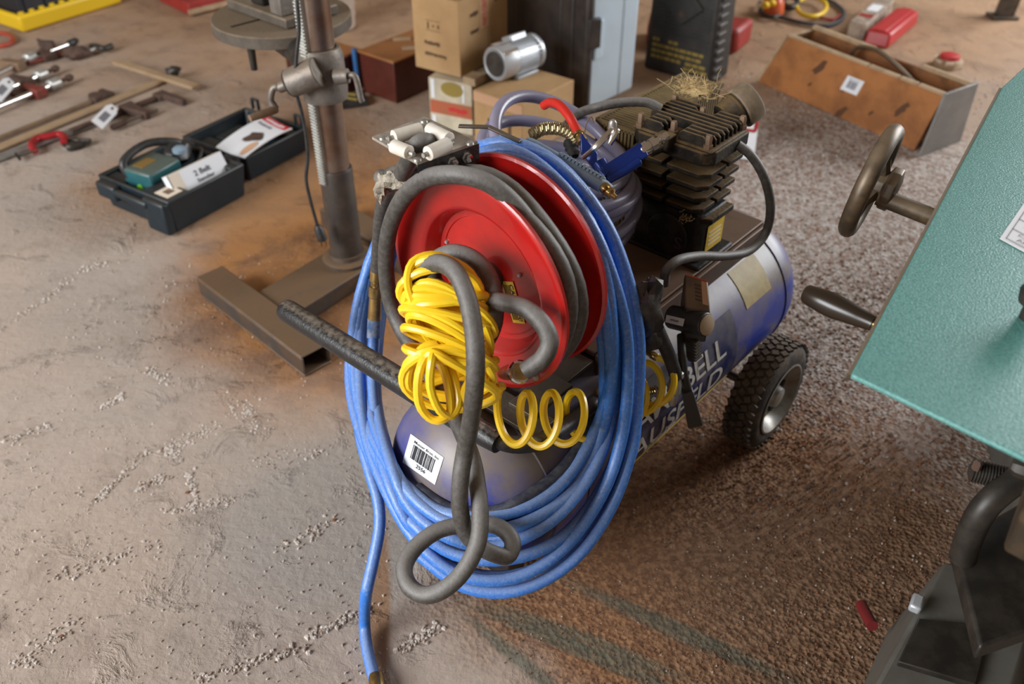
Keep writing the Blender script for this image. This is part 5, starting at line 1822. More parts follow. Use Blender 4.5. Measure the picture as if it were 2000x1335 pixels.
def make_starter():
    p0, p1, p2 = Z(1256, 132, 0), Z(1385, 168, 0), Z(1432, 148, 0)
    e1 = nrm(p1 - p0)
    e2 = np.cross(ZUP, e1)
    w, dp, H = np.linalg.norm(p1 - p0), 0.155, 0.42
    root = thing('jump_starter', (p0 + p1) / 2 + e2 * dp / 2, 'black upright jump starter box with vents and dull yellow print', 'jump starter', math.atan2(e1[1], e1[0]))
    c = (p0 + p1) / 2 + e2 * dp / 2
    mb = MB()
    mb.box(c + ZUP * H / 2, (w, dp, H), e1, e2, top=0.93)
    mb.build('housing', 'starter', root, bevel=0.012)
    lo0, lo1 = c - e1 * w / 2 - e2 * dp / 2, c + e1 * w / 2 - e2 * dp / 2
    hi0, hi1 = c - e1 * w / 2 * .93 - e2 * dp / 2 * .93 + ZUP * H, c + e1 * w / 2 * .93 - e2 * dp / 2 * .93 + ZUP * H
    q = quad_map(lo0, lo1, hi1, hi0)
    for k in range(9):
        a_, b_ = q(0.08, 0.40 + 0.035 * k, 0.002), q(0.92, 0.40 + 0.035 * k, 0.002)
        MB().box((a_ + b_) / 2, (np.linalg.norm(b_ - a_), 0.006, 0.005), e1, e2).build('vent_rib', 'starter', root)
    mb = MB()
    cc = [q(0.50, 0.50, 0.003), q(0.80, 0.68, 0.003), q(0.50, 0.86, 0.003), q(0.20, 0.68, 0.003)]
    mb.prism(cc, -e2 * 0.008)
    dm = mb.build('diamond_badge', 'starter', root, bevel=0.002)
    MB().lathe(q(0.5, 0.60, 0.010), -e2, [(0.012, 0), (0.012, 0.002)], 20).build('badge_emblem', 'rust', dm)
    rg = random.Random(3)
    rc = []
    for k, (s0, s1, h) in enumerate(((0.10, 0.20, 0.30), (0.34, 0.48, 0.30), (0.10, 0.90, 0.245), (0.10, 0.86, 0.19), (0.10, 0.55, 0.135), (0.62, 0.95, 0.135), (0.60, 0.95, 0.085))):
        s = s0
        while s < s1 - 0.02:
            w_ = min(rg.uniform(0.03, 0.10), s1 - s)
            rc.append((s, h, s + w_, h + 0.030))
            s += w_ + 0.015
    strips(q, rc, 'printed_text', 'yellow_print', root, 0.003)
    # corner grip column
    mb = MB()
    for k in range(12):
        mb.box(lo1 * (1 - k / 12) + hi1 * (k / 12) + e2 * 0.05 + e1 * 0.002 + ZUP * 0.015, (0.012, 0.06, 0.022), e1, e2)
    mb.build('side_grip', 'starter', root, bevel=0.004)
    # red jug behind it
    jr = thing('red_fuel_can', Z(1470, 60, 0) + arr((-0.1, 0.03, 0)), 'dull red plastic can half hidden behind the jump starter', 'can')
    jc = arr((0.80, 3.93, 0))
    mb = MB()
    mb.prism([jc + arr(o) for o in ((-0.22, -0.07, 0), (0.16, -0.14, 0), (0.26, 0.02, 0), (-0.18, 0.14, 0))], ZUP * 0.11)
    mb.build('can_body', 'red_dark', jr, bevel=0.02)
    MB().cyl(jc + ZUP * 0.11, jc + ZUP * 0.14, 0.03, n=16).build('can_cap', 'black_plastic', jr)


make_starter()


def make_wood_boxes():
    zt = 0.165
    n0, l0, r0 = Z(768, 120, zt), Z(701, 98, zt), Z(835, 100, zt)
    e1 = nrm((n0 - l0) * (1, 1, 0))
    e2 = np.cross(ZUP, e1)
    l1 = np.linalg.norm(n0 - l0)
    l2 = 0.36
    root = thing('red_wood_box', (l0 + n0) / 2 * (1, 1, 0) + e2 * l2 / 2, 'dark red wooden box behind the drill press column', 'box', math.atan2(e1[1], e1[0]))
    c = (l0 + n0) / 2 * (1, 1, 0) + e2 * l2 / 2
    mb = MB()
    mb.box(c + ZUP * (zt - 0.008) / 2, (l1, l2, zt - 0.008), e1, e2)
    mb.build('box_body', 'mahogany', root, bevel=0.003)
    mb = MB()
    mb.box(c + ZUP * (zt - 0.004), (l1 + 0.008, l2 + 0.008, 0.009), e1, e2)
    mb.build('box_lid', 'mahogany_top', root, bevel=0.002)
    for i, (x, y) in enumerate(((785, 76), (803, 93))):
        o = MB().box(Z(x, y, zt + 0.004), (0.070, 0.028, 0.006), nrm(e2 + e1 * 0.9)).build('wood_slip', 'bar_tan', bevel=0.001)
        tag(o, ('pale wood slip on the red wooden box, farther one', 'pale wood slip on the red wooden box, nearer the cardboard box')[i], 'wood slip')
    # second low crate to the left
    z2 = 0.15
    a_, b_ = Z(640, 122, z2), Z(703, 96, z2)
    e1 = nrm((b_ - a_) * (1, 1, 0))
    e2 = np.cross(ZUP, e1)
    l1 = np.linalg.norm(b_ - a_)
    root = thing('brown_crate', (a_ + b_) / 2 * (1, 1, 0) + e2 * 0.12, 'low brown wooden crate half hidden by the drill press column', 'crate', math.atan2(e1[1], e1[0]))
    c = (a_ + b_) / 2 * (1, 1, 0) + e2 * 0.12
    MB().box(c + ZUP * (z2 - 0.01) / 2, (l1, 0.24, z2 - 0.01), e1, e2).build('crate_body', 'mahogany', root, bevel=0.003)
    MB().box(c + ZUP * (z2 - 0.004), (l1 + 0.01, 0.25, 0.010), e1, e2).build('crate_lid', 'mahogany_top', root, bevel=0.002)
    p = Z(703, 178, 0) + arr((0, -0.02, 0))
    o = MB().tube([p, p + arr((-0.005, 0.02, 0.17))], 0.011, 12).build('blue_pipe', 'blue_paint')
    tag(o, 'blue painted pipe leaning against the red wooden box', 'pipe')
    root = thing('black_caster_plate', Z(690, 195, 0), 'black plate with two yellow strips on the floor by the column', 'plate')
    MB().box(Z(688, 196, 0.012), (0.11, 0.085, 0.024), (0.9, 0.3, 0)).build('plate_body', 'black_plastic', root, bevel=0.003)
    for x, y in ((684, 183), (686, 192)):
        MB().box(Z(x, y, 0.027), (0.055, 0.010, 0.005), (0.9, -0.35, 0)).build('yellow_strip', 'yellow_print', root)


make_wood_boxes()


def make_bucket():
    c = Z(662, 64, 0) + arr((-0.03, 0.08, 0))
    root = thing('cloudy_bucket', c, 'cloudy plastic bucket behind the drill press column', 'bucket')
    MB().lathe(c, ZUP, [(0.085, 0.0), (0.093, 0.004), (0.110, 0.24), (0.116, 0.245), (0.116, 0.255), (0.106, 0.256), (0.088, 0.01), (0.001, 0.01)], 40, caps=False).build('pail', 'clear', root)
    for k in range(4):
        z = 0.06 + 0.045 * k
        MB().torus(c + ZUP * z, ZUP, 0.0935 + z * 0.07, 0.003, 40, 6).build('moulded_ring', 'clear', root)


make_bucket()


# ------------------------------------------------------------------ wooden tool tray on the right
def make_tooltray():
    zt = 0.215
    f0, f1 = Z(1537, 70, zt), Z(1843, 187, zt)
    b0, b1 = Z(1586, 52, zt), Z(1888, 152, zt)
    g0, g1 = Z(1480, 160, 0.0), Z(1780, 296, 0.0)
    e1 = nrm((f1 - f0) * (1, 1, 0))
    e2 = np.cross(ZUP, e1)
    root = thing('plywood_tool_tray', (g0 + g1) / 2 + e2 * 0.1, 'open orange plywood tool tray with bent iron handle', 'tool tray', math.atan2(e1[1], e1[0]))
    ln = np.linalg.norm(f1 - f0)
    t = 0.012
    # front board leans outwards at the foot
    gg0 = g0
    gg1 = g0 + e1 * (np.linalg.norm(g1 - g0))
    mb = MB()
    mb.hexa([gg0, gg1, gg1 + e2 * t, gg0 + e2 * t, f0, f1, f1 + e2 * t, f0 + e2 * t])
    mb.build('front_board', 'plywood', root, bevel=0.002, label='stained orange plywood front')
    wd = 0.155
    bb0, bb1 = f0 + e2 * wd, f1 + e2 * wd
    gb0, gb1 = gg0 * (1, 1, 0) + e2 * (wd + 0.05), gg1 * (1, 1, 0) + e2 * (wd + 0.05)
    mb = MB()
    mb.hexa([gb0 - e2 * t, gb1 - e2 * t, gb1, gb0, bb0 - e2 * t, bb1 - e2 * t, bb1, bb0])
    mb.build('back_board', 'plywood_in', root, bevel=0.002)
    mb = MB()
    mb.hexa([gg0 + e2 * t + ZUP * 0.02, gg1 + e2 * t + ZUP * 0.02, gb1 - e2 * t + ZUP * 0.02, gb0 - e2 * t + ZUP * 0.02, gg0 + e2 * t + ZUP * 0.03, gg1 + e2 * t + ZUP * 0.03, gb1 - e2 * t + ZUP * 0.03, gb0 - e2 * t + ZUP * 0.03])
    mb.build('tray_floor', 'plywood_in', root)
    # ends
    mb = MB()
    mb.hexa([gg0 - e1 * t, gg0, gb0, gb0 - e1 * t, f0 - e1 * t * 0.5, f0 + e1 * t, bb0 + e1 * t, bb0 - e1 * t * 0.5])
    mb.build('end_board', 'wood_edge', root, bevel=0.002)
    x1 = g1 + e1 * 0.035
    mb = MB()
    mb.hexa([x1 - e2 * 0.012, x1 + e1 * 0.008 - e2 * 0.012, gb1 + e1 * 0.043, gb1 + e1 * 0.035, f1 + ZUP * 0.010 - e2 * 0.005, f1 + e1 * 0.010 + ZUP * 0.010 - e2 * 0.005, bb1 + e1 * 0.010 + ZUP * 0.010 + e2 * 0.02, bb1 + ZUP * 0.010 + e2 * 0.02])
    mb.build('end_panel', 'grey_panel', root, bevel=0.002, label='grey painted end panel')
    # pale rim strips along the front, broken into lengths
    for a_, b_ in ((0.0, 0.10), (0.11, 0.55), (0.56, 0.74), (0.75, 0.85), (0.86, 1.0)):
        p, q = f0 + (f1 - f0) * a_, f0 + (f1 - f0) * b_
        MB().box((p + q) / 2 + ZUP * 0.005 + e2 * 0.004, (np.linalg.norm(q - p), 0.016, 0.010), e1, e2).build('rim_strip', 'wood_edge', root, bevel=0.002)
    for a_, b_ in ((0.0, 0.42), (0.72, 1.0)):
        p, q = bb0 + (bb1 - bb0) * a_, bb0 + (bb1 - bb0) * b_
        MB().box((p + q) / 2 + ZUP * 0.007 - e2 * 0.006, (np.linalg.norm(q - p), 0.018, 0.014), e1, e2).build('rim_strip', 'wood_edge', root, bevel=0.002)
    # iron handle bow
    hz = [f0 + (f1 - f0) * 0.33 + e2 * 0.085 - ZUP * 0.09, f0 + (f1 - f0) * 0.36 + e2 * 0.085 + ZUP * 0.005, f0 + (f1 - f0) * 0.45 + e2 * 0.085 + ZUP * 0.030, f0 + (f1 - f0) * 0.55 + e2 * 0.085 + ZUP * 0.025, f0 + (f1 - f0) * 0.72 + e2 * 0.085 - ZUP * 0.02, f0 + (f1 - f0) * 0.90 + e2 * 0.085 - ZUP * 0.085]
    MB().tube(smooth_path(hz, 6), 0.0075, 10).build('iron_handle', 'brown_iron', root)
    # dark stains as shallow burnt spots with their own outline
    q = quad_map(gg0, gg1, f1, f0)
    for s, tt, w, h in ((0.30, 0.70, 0.030, 0.16), (0.84, 0.55, 0.022, 0.16), (0.55, 0.10, 0.024, 0.14), (0.50, 0.50, 0.012, 0.06), (0.30, 0.35, 0.01, 0.05), (0.70, 0.30, 0.01, 0.06)):
        rg = random.Random(int(s * 100))
        pts = [q(s + (w * math.cos(a_) + (h * 0.12) * math.sin(a_)) * rg.uniform(0.6, 1.1), tt + h * math.sin(a_) * rg.uniform(0.7, 1.1), 0.0006) for a_ in np.linspace(0, 6.28, 14, endpoint=False)]
        MB().prism(pts, (0, 0, 0.0004)).build('burn_mark', M('burn_brown', (0.10, 0.04, 0.016), 0.6), root)
    c_ = [Z(1637, 178, 0.09), Z(1675, 187, 0.09), Z(1690, 160, 0.13), Z(1654, 146, 0.13)]
    so, sx = q(0.44, 0.50, 0.0), None
    qm = lambda s, tt, off=0.0: q(0.475 + 0.105 * s, 0.48 + 0.27 * tt, off)
    auction_sticker(qm, root, texts=(('Musser Bros', (0.2, 0.82, 0.8, 0.91)),), bars=(0.22, 0.25, 0.78, 0.76), nbars=12, ink='grey_ink', ns=2, label='white barcode sticker on plywood front')


make_tooltray()


# ------------------------------------------------------------------ open tool case on the left
def tray_mesh(c, e1, e2, l1, l2, h, wall=0.012, floor=0.012, flare=0.012):
    mb = MB()
    out_lo = [c + e1 * s * (l1 / 2 - flare) + e2 * t * (l2 / 2 - flare) for s, t in ((-1, -1), (1, -1), (1, 1), (-1, 1))]
    out_hi = [c + e1 * s * l1 / 2 + e2 * t * l2 / 2 + ZUP * h for s, t in ((-1, -1), (1, -1), (1, 1), (-1, 1))]
    in_hi = [c + e1 * s * (l1 / 2 - wall) + e2 * t * (l2 / 2 - wall) + ZUP * h for s, t in ((-1, -1), (1, -1), (1, 1), (-1, 1))]
    in_lo = [c + e1 * s * (l1 / 2 - wall - flare) + e2 * t * (l2 / 2 - wall - flare) + ZUP * floor for s, t in ((-1, -1), (1, -1), (1, 1), (-1, 1))]
    fs = [(3, 2, 1, 0)]
    for i in range(4):
        j = (i + 1) % 4
        fs += [(i, j, 4 + j, 4 + i), (4 + i, 4 + j, 8 + j, 8 + i), (8 + i, 8 + j, 12 + j, 12 + i)]
    fs.append((12, 13, 14, 15))
    mb.add(out_lo + out_hi + in_hi + in_lo, fs)
    # make winding consistent outward: e1 x e2 may be either hand
    return mb


def make_case():
    e1 = nrm(arr((0.547, 0.837, 0)))
    e2 = nrm(arr((0.837, -0.547, 0)))
    root = thing('open_tool_case', (-0.98, 2.68, 0), 'open dark teal plastic power tool case lying flat on the floor', 'tool case')
    c = arr((-1.056, 2.518, 0.002))
    h = 0.112
    tray_mesh(c, e2, e1, 0.325, 0.300, h).build('case_bottom', 'case', root, bevel=0.006)
    # handle bar across the notch on the left edge
    p = c - e1 * 0.150
    mb = MB()
    mb.box(p - e2 * 0.10 + ZUP * 0.080 - e1 * 0.006, (0.09, 0.04, 0.05), e2, e1)
    mb.box(p + e2 * 0.110 + ZUP * 0.055 - e1 * 0.004, (0.095, 0.03, 0.105), e2, e1)
    mb.box(p + e2 * 0.01 + ZUP * 0.085 - e1 * 0.014, (0.15, 0.022, 0.024), e2, e1)
    mb.build('carry_handle', 'case', root, bevel=0.008)
    # moulded inner ledges
    for cc, ss in ((c - e1 * 0.10 + e2 * 0.09 + ZUP * 0.094, (0.13, 0.085, 0.026)), (c + e1 * 0.125 + e2 * 0.11 + ZUP * 0.09, (0.09, 0.03, 0.03)), (c - e1 * 0.11 - e2 * 0.11 + ZUP * 0.085, (0.09, 0.05, 0.03))):
        MB().box(cc, ss, e2, e1).build('moulded_insert', 'case', root, bevel=0.006)
    c2 = arr((-0.905, 2.836, 0.002))
    h2 = 0.090
    lid = tray_mesh(c2, e2, e1, 0.305, 0.290, h2).build('case_lid', 'case', root, bevel=0.006)
    for cc, ss in ((c2 - e1 * 0.09 - e2 * 0.08 + ZUP * 0.035, (0.10, 0.08, 0.05)), (c2 + e1 * 0.03 - e2 * 0.10 + ZUP * 0.030, (0.07, 0.12, 0.04)), (c2 + e1 * 0.10 + e2 * 0.05 + ZUP * 0.045, (0.18, 0.05, 0.06))):
        MB().box(cc, ss, e2, e1).build('moulded_insert', 'case', root, bevel=0.008)
    for k in (-0.5, 0.5):
        hp = (c + c2) / 2 + e2 * k * 0.2 + ZUP * 0.095
        MB().cyl(hp - e2 * 0.03, hp + e2 * 0.03, 0.008, n=10).build('hinge', 'case', root)
    for x, y in ((500, 211), (584, 243)):
        p = Z(x, y, h2 + 0.002)
        mb = MB()
        for s in (-1, 1):
            mb.box(p + e2 * s * 0.014 + ZUP * 0.014, (0.006, 0.012, 0.040), e2, e1)
        mb.box(p + ZUP * 0.032, (0.034, 0.012, 0.007), e2, e1)
        mb.build('latch', 'case', root, bevel=0.002)
    q0 = c - e1 * 0.10 + e2 * 0.105 + ZUP * 0.1075
    qm = quad_map(q0 - e2 * 0.030 - e1 * 0.028, q0 + e2 * 0.030 - e1 * 0.028, q0 + e2 * 0.030 + e1 * 0.028, q0 - e2 * 0.030 + e1 * 0.028)
    auction_sticker(qm, root, bars=(0.28, 0.28, 0.74, 0.74), nbars=8, paper='paper_warm', ink='bar_brown', ns=1, label='cream barcode sticker on case corner')
    # power tool (belt sander) lying in the case
    tr = thing('teal_belt_sander', c + ZUP * 0.02, 'teal belt sander with black handle lying in the open case', 'power tool')
    b0 = c - e2 * 0.035 + e1 * 0.0 + ZUP * 0.100
    d = nrm(e1 * 1.0 - e2 * 0.12)
    s = np.cross(ZUP, d)
    mb = MB()
    mb.box(b0 - d * 0.045, (0.13, 0.115, 0.085), d, s)
    mb.build('housing', 'tool_teal', tr, bevel=0.008)
    MB().box(b0 - d * 0.055 + ZUP * 0.0435 + s * 0.015, (0.06, 0.04, 0.002), d, s).build('spec_plate', M('ochre_plate', (0.20, 0.12, 0.03), 0.6), tr)
    MB().lathe(b0 - d * 0.1105 - s * 0.005 - ZUP * 0.01, -d, [(0.011, 0), (0.011, 0.002)], 16).build('green_dot', 'green_dot', tr)
    mb = MB()
    hh = smooth_path([b0 - d * 0.10 + s * 0.045 + ZUP * 0.01, b0 - d * 0.09 + s * 0.06 + ZUP * 0.055, b0 + d * 0.00 + s * 0.05 + ZUP * 0.075, b0 + d * 0.08 + s * 0.01 + ZUP * 0.055, b0 + d * 0.10 + ZUP * 0.02], 5)
    mb.tube(hh, 0.013, 10)
    mb.blob(b0 + d * 0.07 + ZUP * 0.025, (0.05, 0.045, 0.035), 2, 0.2, X=d)
    mb.build('black_handle', 'black_plastic', tr)
    MB().lathe(b0 + d * 0.05 - s * 0.03 + ZUP * 0.045, ZUP, [(0.022, 0), (0.022, 0.01), (0.014, 0.016)], 18).build('grey_knob', 'blue_grey', tr)
    MB().tube(smooth_path([b0 + d * 0.09 + ZUP * 0.01, b0 + d * 0.12 - s * 0.05 + ZUP * 0.03, b0 + d * 0.05 - s * 0.085 + ZUP * 0.01, b0 - d * 0.03 - s * 0.08 - ZUP * 0.03], 6), 0.0045, 8).build('power_cord', 'cord', tr)
    # white sanding belt box in the case
    bx = c + e2 * 0.092 + e1 * 0.022 + ZUP * 0.104
    ed = nrm(e1 * 0.99 + e2 * 0.03)
    es = nrm(np.cross(ZUP, ed) - ZUP * 0.50)
    es = nrm(es - ed * (es @ ed))
    wv = np.cross(ed, es)
    br = thing('white_belt_box', bx - ZUP * 0.03, 'slim white box with black print tucked into the tool case', 'box')
    L1, T, H1 = 0.205, 0.030, 0.075
    mb = MB()
    mb.box(bx, (L1, T, H1), ed, es)
    mb.build('box_body', 'paper', br, bevel=0.001)
    f = bx - es * (T / 2 + 0.0)
    qm = quad_map(f - ed * L1 / 2 - wv * H1 / 2, f + ed * L1 / 2 - wv * H1 / 2, f + ed * L1 / 2 + wv * H1 / 2, f - ed * L1 / 2 + wv * H1 / 2)
    lettering(qm, '2 Belt', (0.42, 0.52, 0.72, 0.76), 'lettering', 'ink', br, 0.001, 0.02)
    lettering(qm, 'Sander', (0.42, 0.26, 0.74, 0.42), 'lettering', 'ink', br, 0.001, 0.02)
    patch(qm, 'cream_end', 'paper_warm', br, rect=(0.0, 0.02, 0.20, 0.98), ns=1, ntt=1, off=0.0008)
    strips(qm, [(-0.004, 0.0, 0.012, 1.0)], 'black_edge', 'ink', br, 0.0012)
    tq = bx + wv * (H1 / 2 + 0.0006)
    MB().box(tq, (L1, T, 0.001), ed, es).build('box_top', 'paper_warm', br)
    # blister-packed booklet in the lid
    k = [Z(422, 288, 0.094), Z(478, 309, 0.094), Z(571, 252, 0.115), Z(522, 226, 0.108)]
    bk = thing('tool_booklet', (k[0] + k[2]) / 2, 'white packet with red header lying in the case lid', 'packet')
    qm = quad_map(k[0], k[1], k[2], k[3])

    def bend(s, t, off=0.0):
        return qm(s, t, off) + ZUP * (0.018 * t * (1 - t) * 2 - 0.016 * s * (1 - s))
    patch(bend, 'sheet', 'paper', bk, ns=6, ntt=8, off=0.003, thick=0.003)
    patch(bend, 'red_header', 'red_ink', bk, rect=(0.05, 0.86, 0.95, 0.99), ns=3, ntt=2, off=0.0042)
    worn_print(bend, (0.15, 0.89, 0.85, 0.95), 'small_print', 'paper', bk, 0.0052)
    worn_print(bend, (0.12, 0.74, 0.62, 0.80), 'small_print', 'grey_ink', bk, 0.0045, 2)
    mb = MB()
    pts = [bend(0.55 + 0.22 * math.cos(a_) * (1 + 0.3 * math.cos(3 * a_)), 0.45 + 0.14 * math.sin(a_) * (1 + 0.3 * math.sin(2 * a_)), 0.0042) for a_ in np.linspace(0, 6.28, 18, endpoint=False)]
    mb.prism(pts, ZUP * 0.0008)
    mb.build('printed_picture', 'rust', bk)
    pts = [bend(0.82 + 0.12 * math.cos(a_), 0.20 + 0.18 * math.sin(a_), 0.0042) for a_ in np.linspace(0, 6.28, 14, endpoint=False)]
    MB().prism(pts, ZUP * 0.0008).build('printed_picture', 'tape', bk)


make_case()


# ------------------------------------------------------------------ clamps and bars on the left of the floor
def paper_tag(px, name, label, z=0.03):
    c = [Z(x, y, z) for x, y in px]                # bl, br, tr, tl : hole end is the top
    root = thing(name, sum(c) / 4, label, 'tag')
    qm = quad_map(*c)
    ol = [qm(0, 0), qm(1, 0), qm(1, 0.82), qm(0.78, 1), qm(0.22, 1), qm(0, 0.82)]
    MB().prism(ol, ZUP * 0.0012).build('tag_card', 'paper', root)
    n = MB()
    pts = [qm(0.5 + 0.11 * math.cos(a), 0.87 + 0.06 * math.sin(a), 0.0) + ZUP * 0.0014 for a in np.linspace(0, 6.28, 14, endpoint=False)]
    n.prism(pts, ZUP * 0.0006).build('eyelet', 'brown_ink', root)
    strips(lambda s, t, off=0.0: qm(s, t) + ZUP * (off + 0.0006), barcode_rects(0.25, 0.22, 0.78, 0.62, 9), 'barcode', 'grey_ink', root, 0.0020)
    return root


def bar_clamp(p0, p1, label, bar='bar_brown', jaw='rust', w=0.022, jl=0.09, slide=0.7, screw=True, side=1, name='bar_clamp'):
    p0, p1 = arr(p0), arr(p1)
    d = nrm((p1 - p0) * (1, 1, 0))
    n = np.cross(ZUP, d) * side
    ln = np.linalg.norm(p1 - p0)
    root = thing(name, (p0 + p1) / 2 * (1, 1, 0), label, 'clamp', math.atan2(d[1], d[0]), 'clamps laid out on the floor')
    z = ZUP * 0.012
    MB().box((p0 + p1) / 2 * (1, 1, 0) + z, (ln, w, 0.012), d, n).build('bar', bar, root, bevel=0.002)
    mb = MB()
    a = p1 * (1, 1, 0)
    mb.prism([a - d * 0.03 - n * 0.02, a + d * 0.02 - n * 0.02, a + d * 0.016 + n * jl, a - d * 0.006 + n * jl, a - d * 0.012 + n * 0.03, a - d * 0.03 + n * 0.02], ZUP * 0.026)
    mb.build('fixed_jaw', jaw, root, bevel=0.004)
    mb = MB()
    b = p0 * (1, 1, 0) + d * ln * slide
    mb.prism([b - d * 0.03 - n * 0.022, b + d * 0.03 - n * 0.022, b + d * 0.02 + n * 0.03, b + d * 0.008 + n * (jl - 0.01), b - d * 0.014 + n * (jl - 0.01), b - d * 0.03 + n * 0.02], ZUP * 0.030)
    mb.build('sliding_jaw', jaw, root, bevel=0.004)
    if screw:
        s0 = b + n * (jl - 0.025) + ZUP * 0.016
        MB().cyl(s0 - d * 0.09, s0 + d * 0.05, 0.006, n=10).build('screw', 'dark_steel', root)
        MB().lathe(s0 - d * 0.15, d, [(0.008, 0), (0.012, 0.01), (0.010, 0.06), (0.007, 0.065)], 12).build('screw_grip', 'rust', root)
    return root


def make_clamps():
    bar_clamp(Z(-60, 300), Z(212, 192), 'long brown bar clamp lying beside the wooden T-square', 'bar_brown', 'rust', 0.020, 0.05, 0.93, False, 1, 'long_bar_clamp')
    # wooden T-square
    r = thing('wooden_t_square', Z(180, 215), 'long tan wooden T-square lying on the floor', 't-square')
    a, b = Z(-60, 312, 0.008), Z(350, 143, 0.008)
    d = nrm(b - a)
    MB().box((a + b) / 2, (np.linalg.norm(b - a), 0.042, 0.010), d).build('blade', 'bar_tan', r, bevel=0.002)
    a, b = Z(226, 120, 0.020), Z(383, 170, 0.020)
    d = nrm(b - a)
    MB().box((a + b) / 2, (np.linalg.norm(b - a), 0.040, 0.014), d).build('head', 'bar_tan', r, bevel=0.002)
    MB().blob(Z(338, 138, 0.036), (0.030, 0.018, 0.018), 4, 0.3).build('iron_joint', 'black_iron', r)
    # grey straight bar
    a, b = Z(-60, 330, 0.005), Z(205, 232, 0.005)
    d = nrm(b - a)
    o = MB().box((a + b) / 2, (np.linalg.norm(b - a), 0.045, 0.008), d).build('steel_straightedge', 'bar_grey', bevel=0.001)
    tag(o, 'grey steel straightedge lying below the wooden T-square', 'straightedge')
    bar_clamp(Z(140, 262), Z(318, 192), 'rusty bar clamp with paper tag, nearest the open tool case', 'rust', 'rust', 0.024, 0.13, 0.62, True, -1)
    paper_tag([(178, 236), (200, 252), (234, 216), (214, 200)], 'paper_tag', 'white barcode tag on the rusty clamp beside the tool case', 0.034)
    # red C-clamp
    r = thing('red_c_clamp', Z(95, 280), 'red C-clamp lying on the floor below the straightedge', 'clamp', 0, 'clamps laid out on the floor')
    pts = [Z(68, 295, 0.018), Z(62, 282, 0.018), Z(72, 271, 0.018), Z(95, 266, 0.018), Z(116, 262, 0.018), Z(126, 268, 0.018), Z(124, 278, 0.018)]
    MB().tube(smooth_path(pts, 5), 0.0125, 10).build('frame', 'clamp_red', r)
    MB().cyl(Z(35, 304, 0.014), Z(72, 293, 0.018), 0.006, n=10).build('screw', 'dark_steel', r)
    MB().cyl(Z(31, 300, 0.014), Z(39, 311, 0.014), 0.005, n=8).build('tommy_bar', 'black_iron', r)
    r = thing('locking_pliers', Z(150, 278), 'dark iron pliers lying right of the red C-clamp', 'pliers')
    MB().tube(smooth_path([Z(124, 283, 0.012), Z(138, 287, 0.012), Z(155, 282, 0.012), Z(177, 277, 0.012)], 5), [0.006] * 4 + [0.015] * 8 + [0.007] * 4, 10).build('lower_jaw', 'black_iron', r)
    MB().tube(smooth_path([Z(126, 277, 0.012), Z(142, 273, 0.014), Z(158, 274, 0.012), Z(177, 274, 0.012)], 5), 0.007, 10).build('upper_jaw', 'black_iron', r)
    # pipe clamps with bright pipes
    for i, (a, b, lab) in enumerate((((-60, 172), (60, 112), 'pipe clamp with bright steel pipe, farthest of the cluster'), ((-60, 205), (82, 145), 'pipe clamp with bright steel pipe, middle of the cluster'), ((-60, 232), (108, 163), 'pipe clamp with bright steel pipe, nearest of the cluster'))):
        p0, p1 = Z(*a, 0.024), Z(*b, 0.024)
        d = nrm(p1 - p0)
        n = np.cross(ZUP, d)
        r = thing('pipe_clamp', p1 * (1, 1, 0), lab, 'clamp', 0, 'clamps laid out on the floor')
        MB().cyl(p0, p1, 0.0115, n=14).build('pipe', 'chrome', r)
        MB().lathe(p1 - d * 0.03, d, [(0.018, 0), (0.022, 0.003), (0.022, 0.045), (0.018, 0.05)], 18).build('end_collar', 'steel', r)
        mb = MB()
        q = p1 * (1, 1, 0) - d * 0.09
        mb.prism([q - d * 0.02 - n * 0.03, q + d * 0.03 - n * 0.03, q + d * 0.02 + n * 0.075, q - d * 0.01 + n * 0.075], ZUP * 0.040)
        mb.build('cast_jaw', ('bar_brown', 'rust', 'rust_red')[i], r, bevel=0.006)
        MB().lathe(p1 + d * 0.015, d, [(0.008, 0), (0.008, 0.04), (0.014, 0.042), (0.014, 0.06), (0.006, 0.07)], 12).build('screw_end', 'rust', r)
    bar_clamp(Z(-40, 215), Z(40, 188), 'red and brown clamp under the bright pipe clamps', 'rust_red', 'rust', 0.024, 0.05, 0.6, False, -1)
    paper_tag([(-22, 182), (2, 200), (32, 165), (12, 148)], 'paper_tag', 'white barcode tag on the pipe clamps at the left edge', 0.060)
    # group of red-brown clamps
    bar_clamp(Z(55, 128), Z(150, 103), 'worn red bar clamp lying above the pipe clamps', 'rust_red', 'rust', 0.034, 0.06, 0.45, False, 1)
    r = thing('f_clamp', Z(115, 95), 'dark clamp with bright screw and black grip, above the worn red clamp', 'clamp', 0, 'clamps laid out on the floor')
    MB().cyl(Z(98, 100, 0.035), Z(135, 86, 0.035), 0.007, n=10).build('screw', 'chrome', r)
    MB().lathe(Z(132, 87, 0.035), Z(147, 80, 0.035) - Z(132, 87, 0.035), [(0.009, 0), (0.015, 0.01), (0.014, 0.05), (0.008, 0.06)], 12).build('grip', 'black_plastic', r)
    MB().prism([Z(76, 92, 0), Z(84, 102, 0), Z(108, 104, 0), (Z(112, 98, 0)), Z(90, 97, 0)], ZUP * 0.045).build('cast_jaw', 'rust', r, bevel=0.006)
    r = thing('chain_clamp', Z(180, 97), 'dark iron clamp with twisted handle, rightmost of the clamp group', 'clamp', 0, 'clamps laid out on the floor')
    MB().blob(Z(148, 104, 0.024), (0.055, 0.035, 0.028), 6, 0.35, X=(0.8, 0.6, 0)).build('cast_body', 'rust', r)
    MB().cyl(Z(160, 104, 0.022), Z(192, 93, 0.022), 0.008, n=10).build('screw', 'steel', r)
    MB().tube(smooth_path([Z(178, 91, 0.020), Z(190, 91, 0.026), Z(203, 95, 0.022), Z(218, 90, 0.020)], 5), 0.013, 10).build('handle', 'black_iron', r)
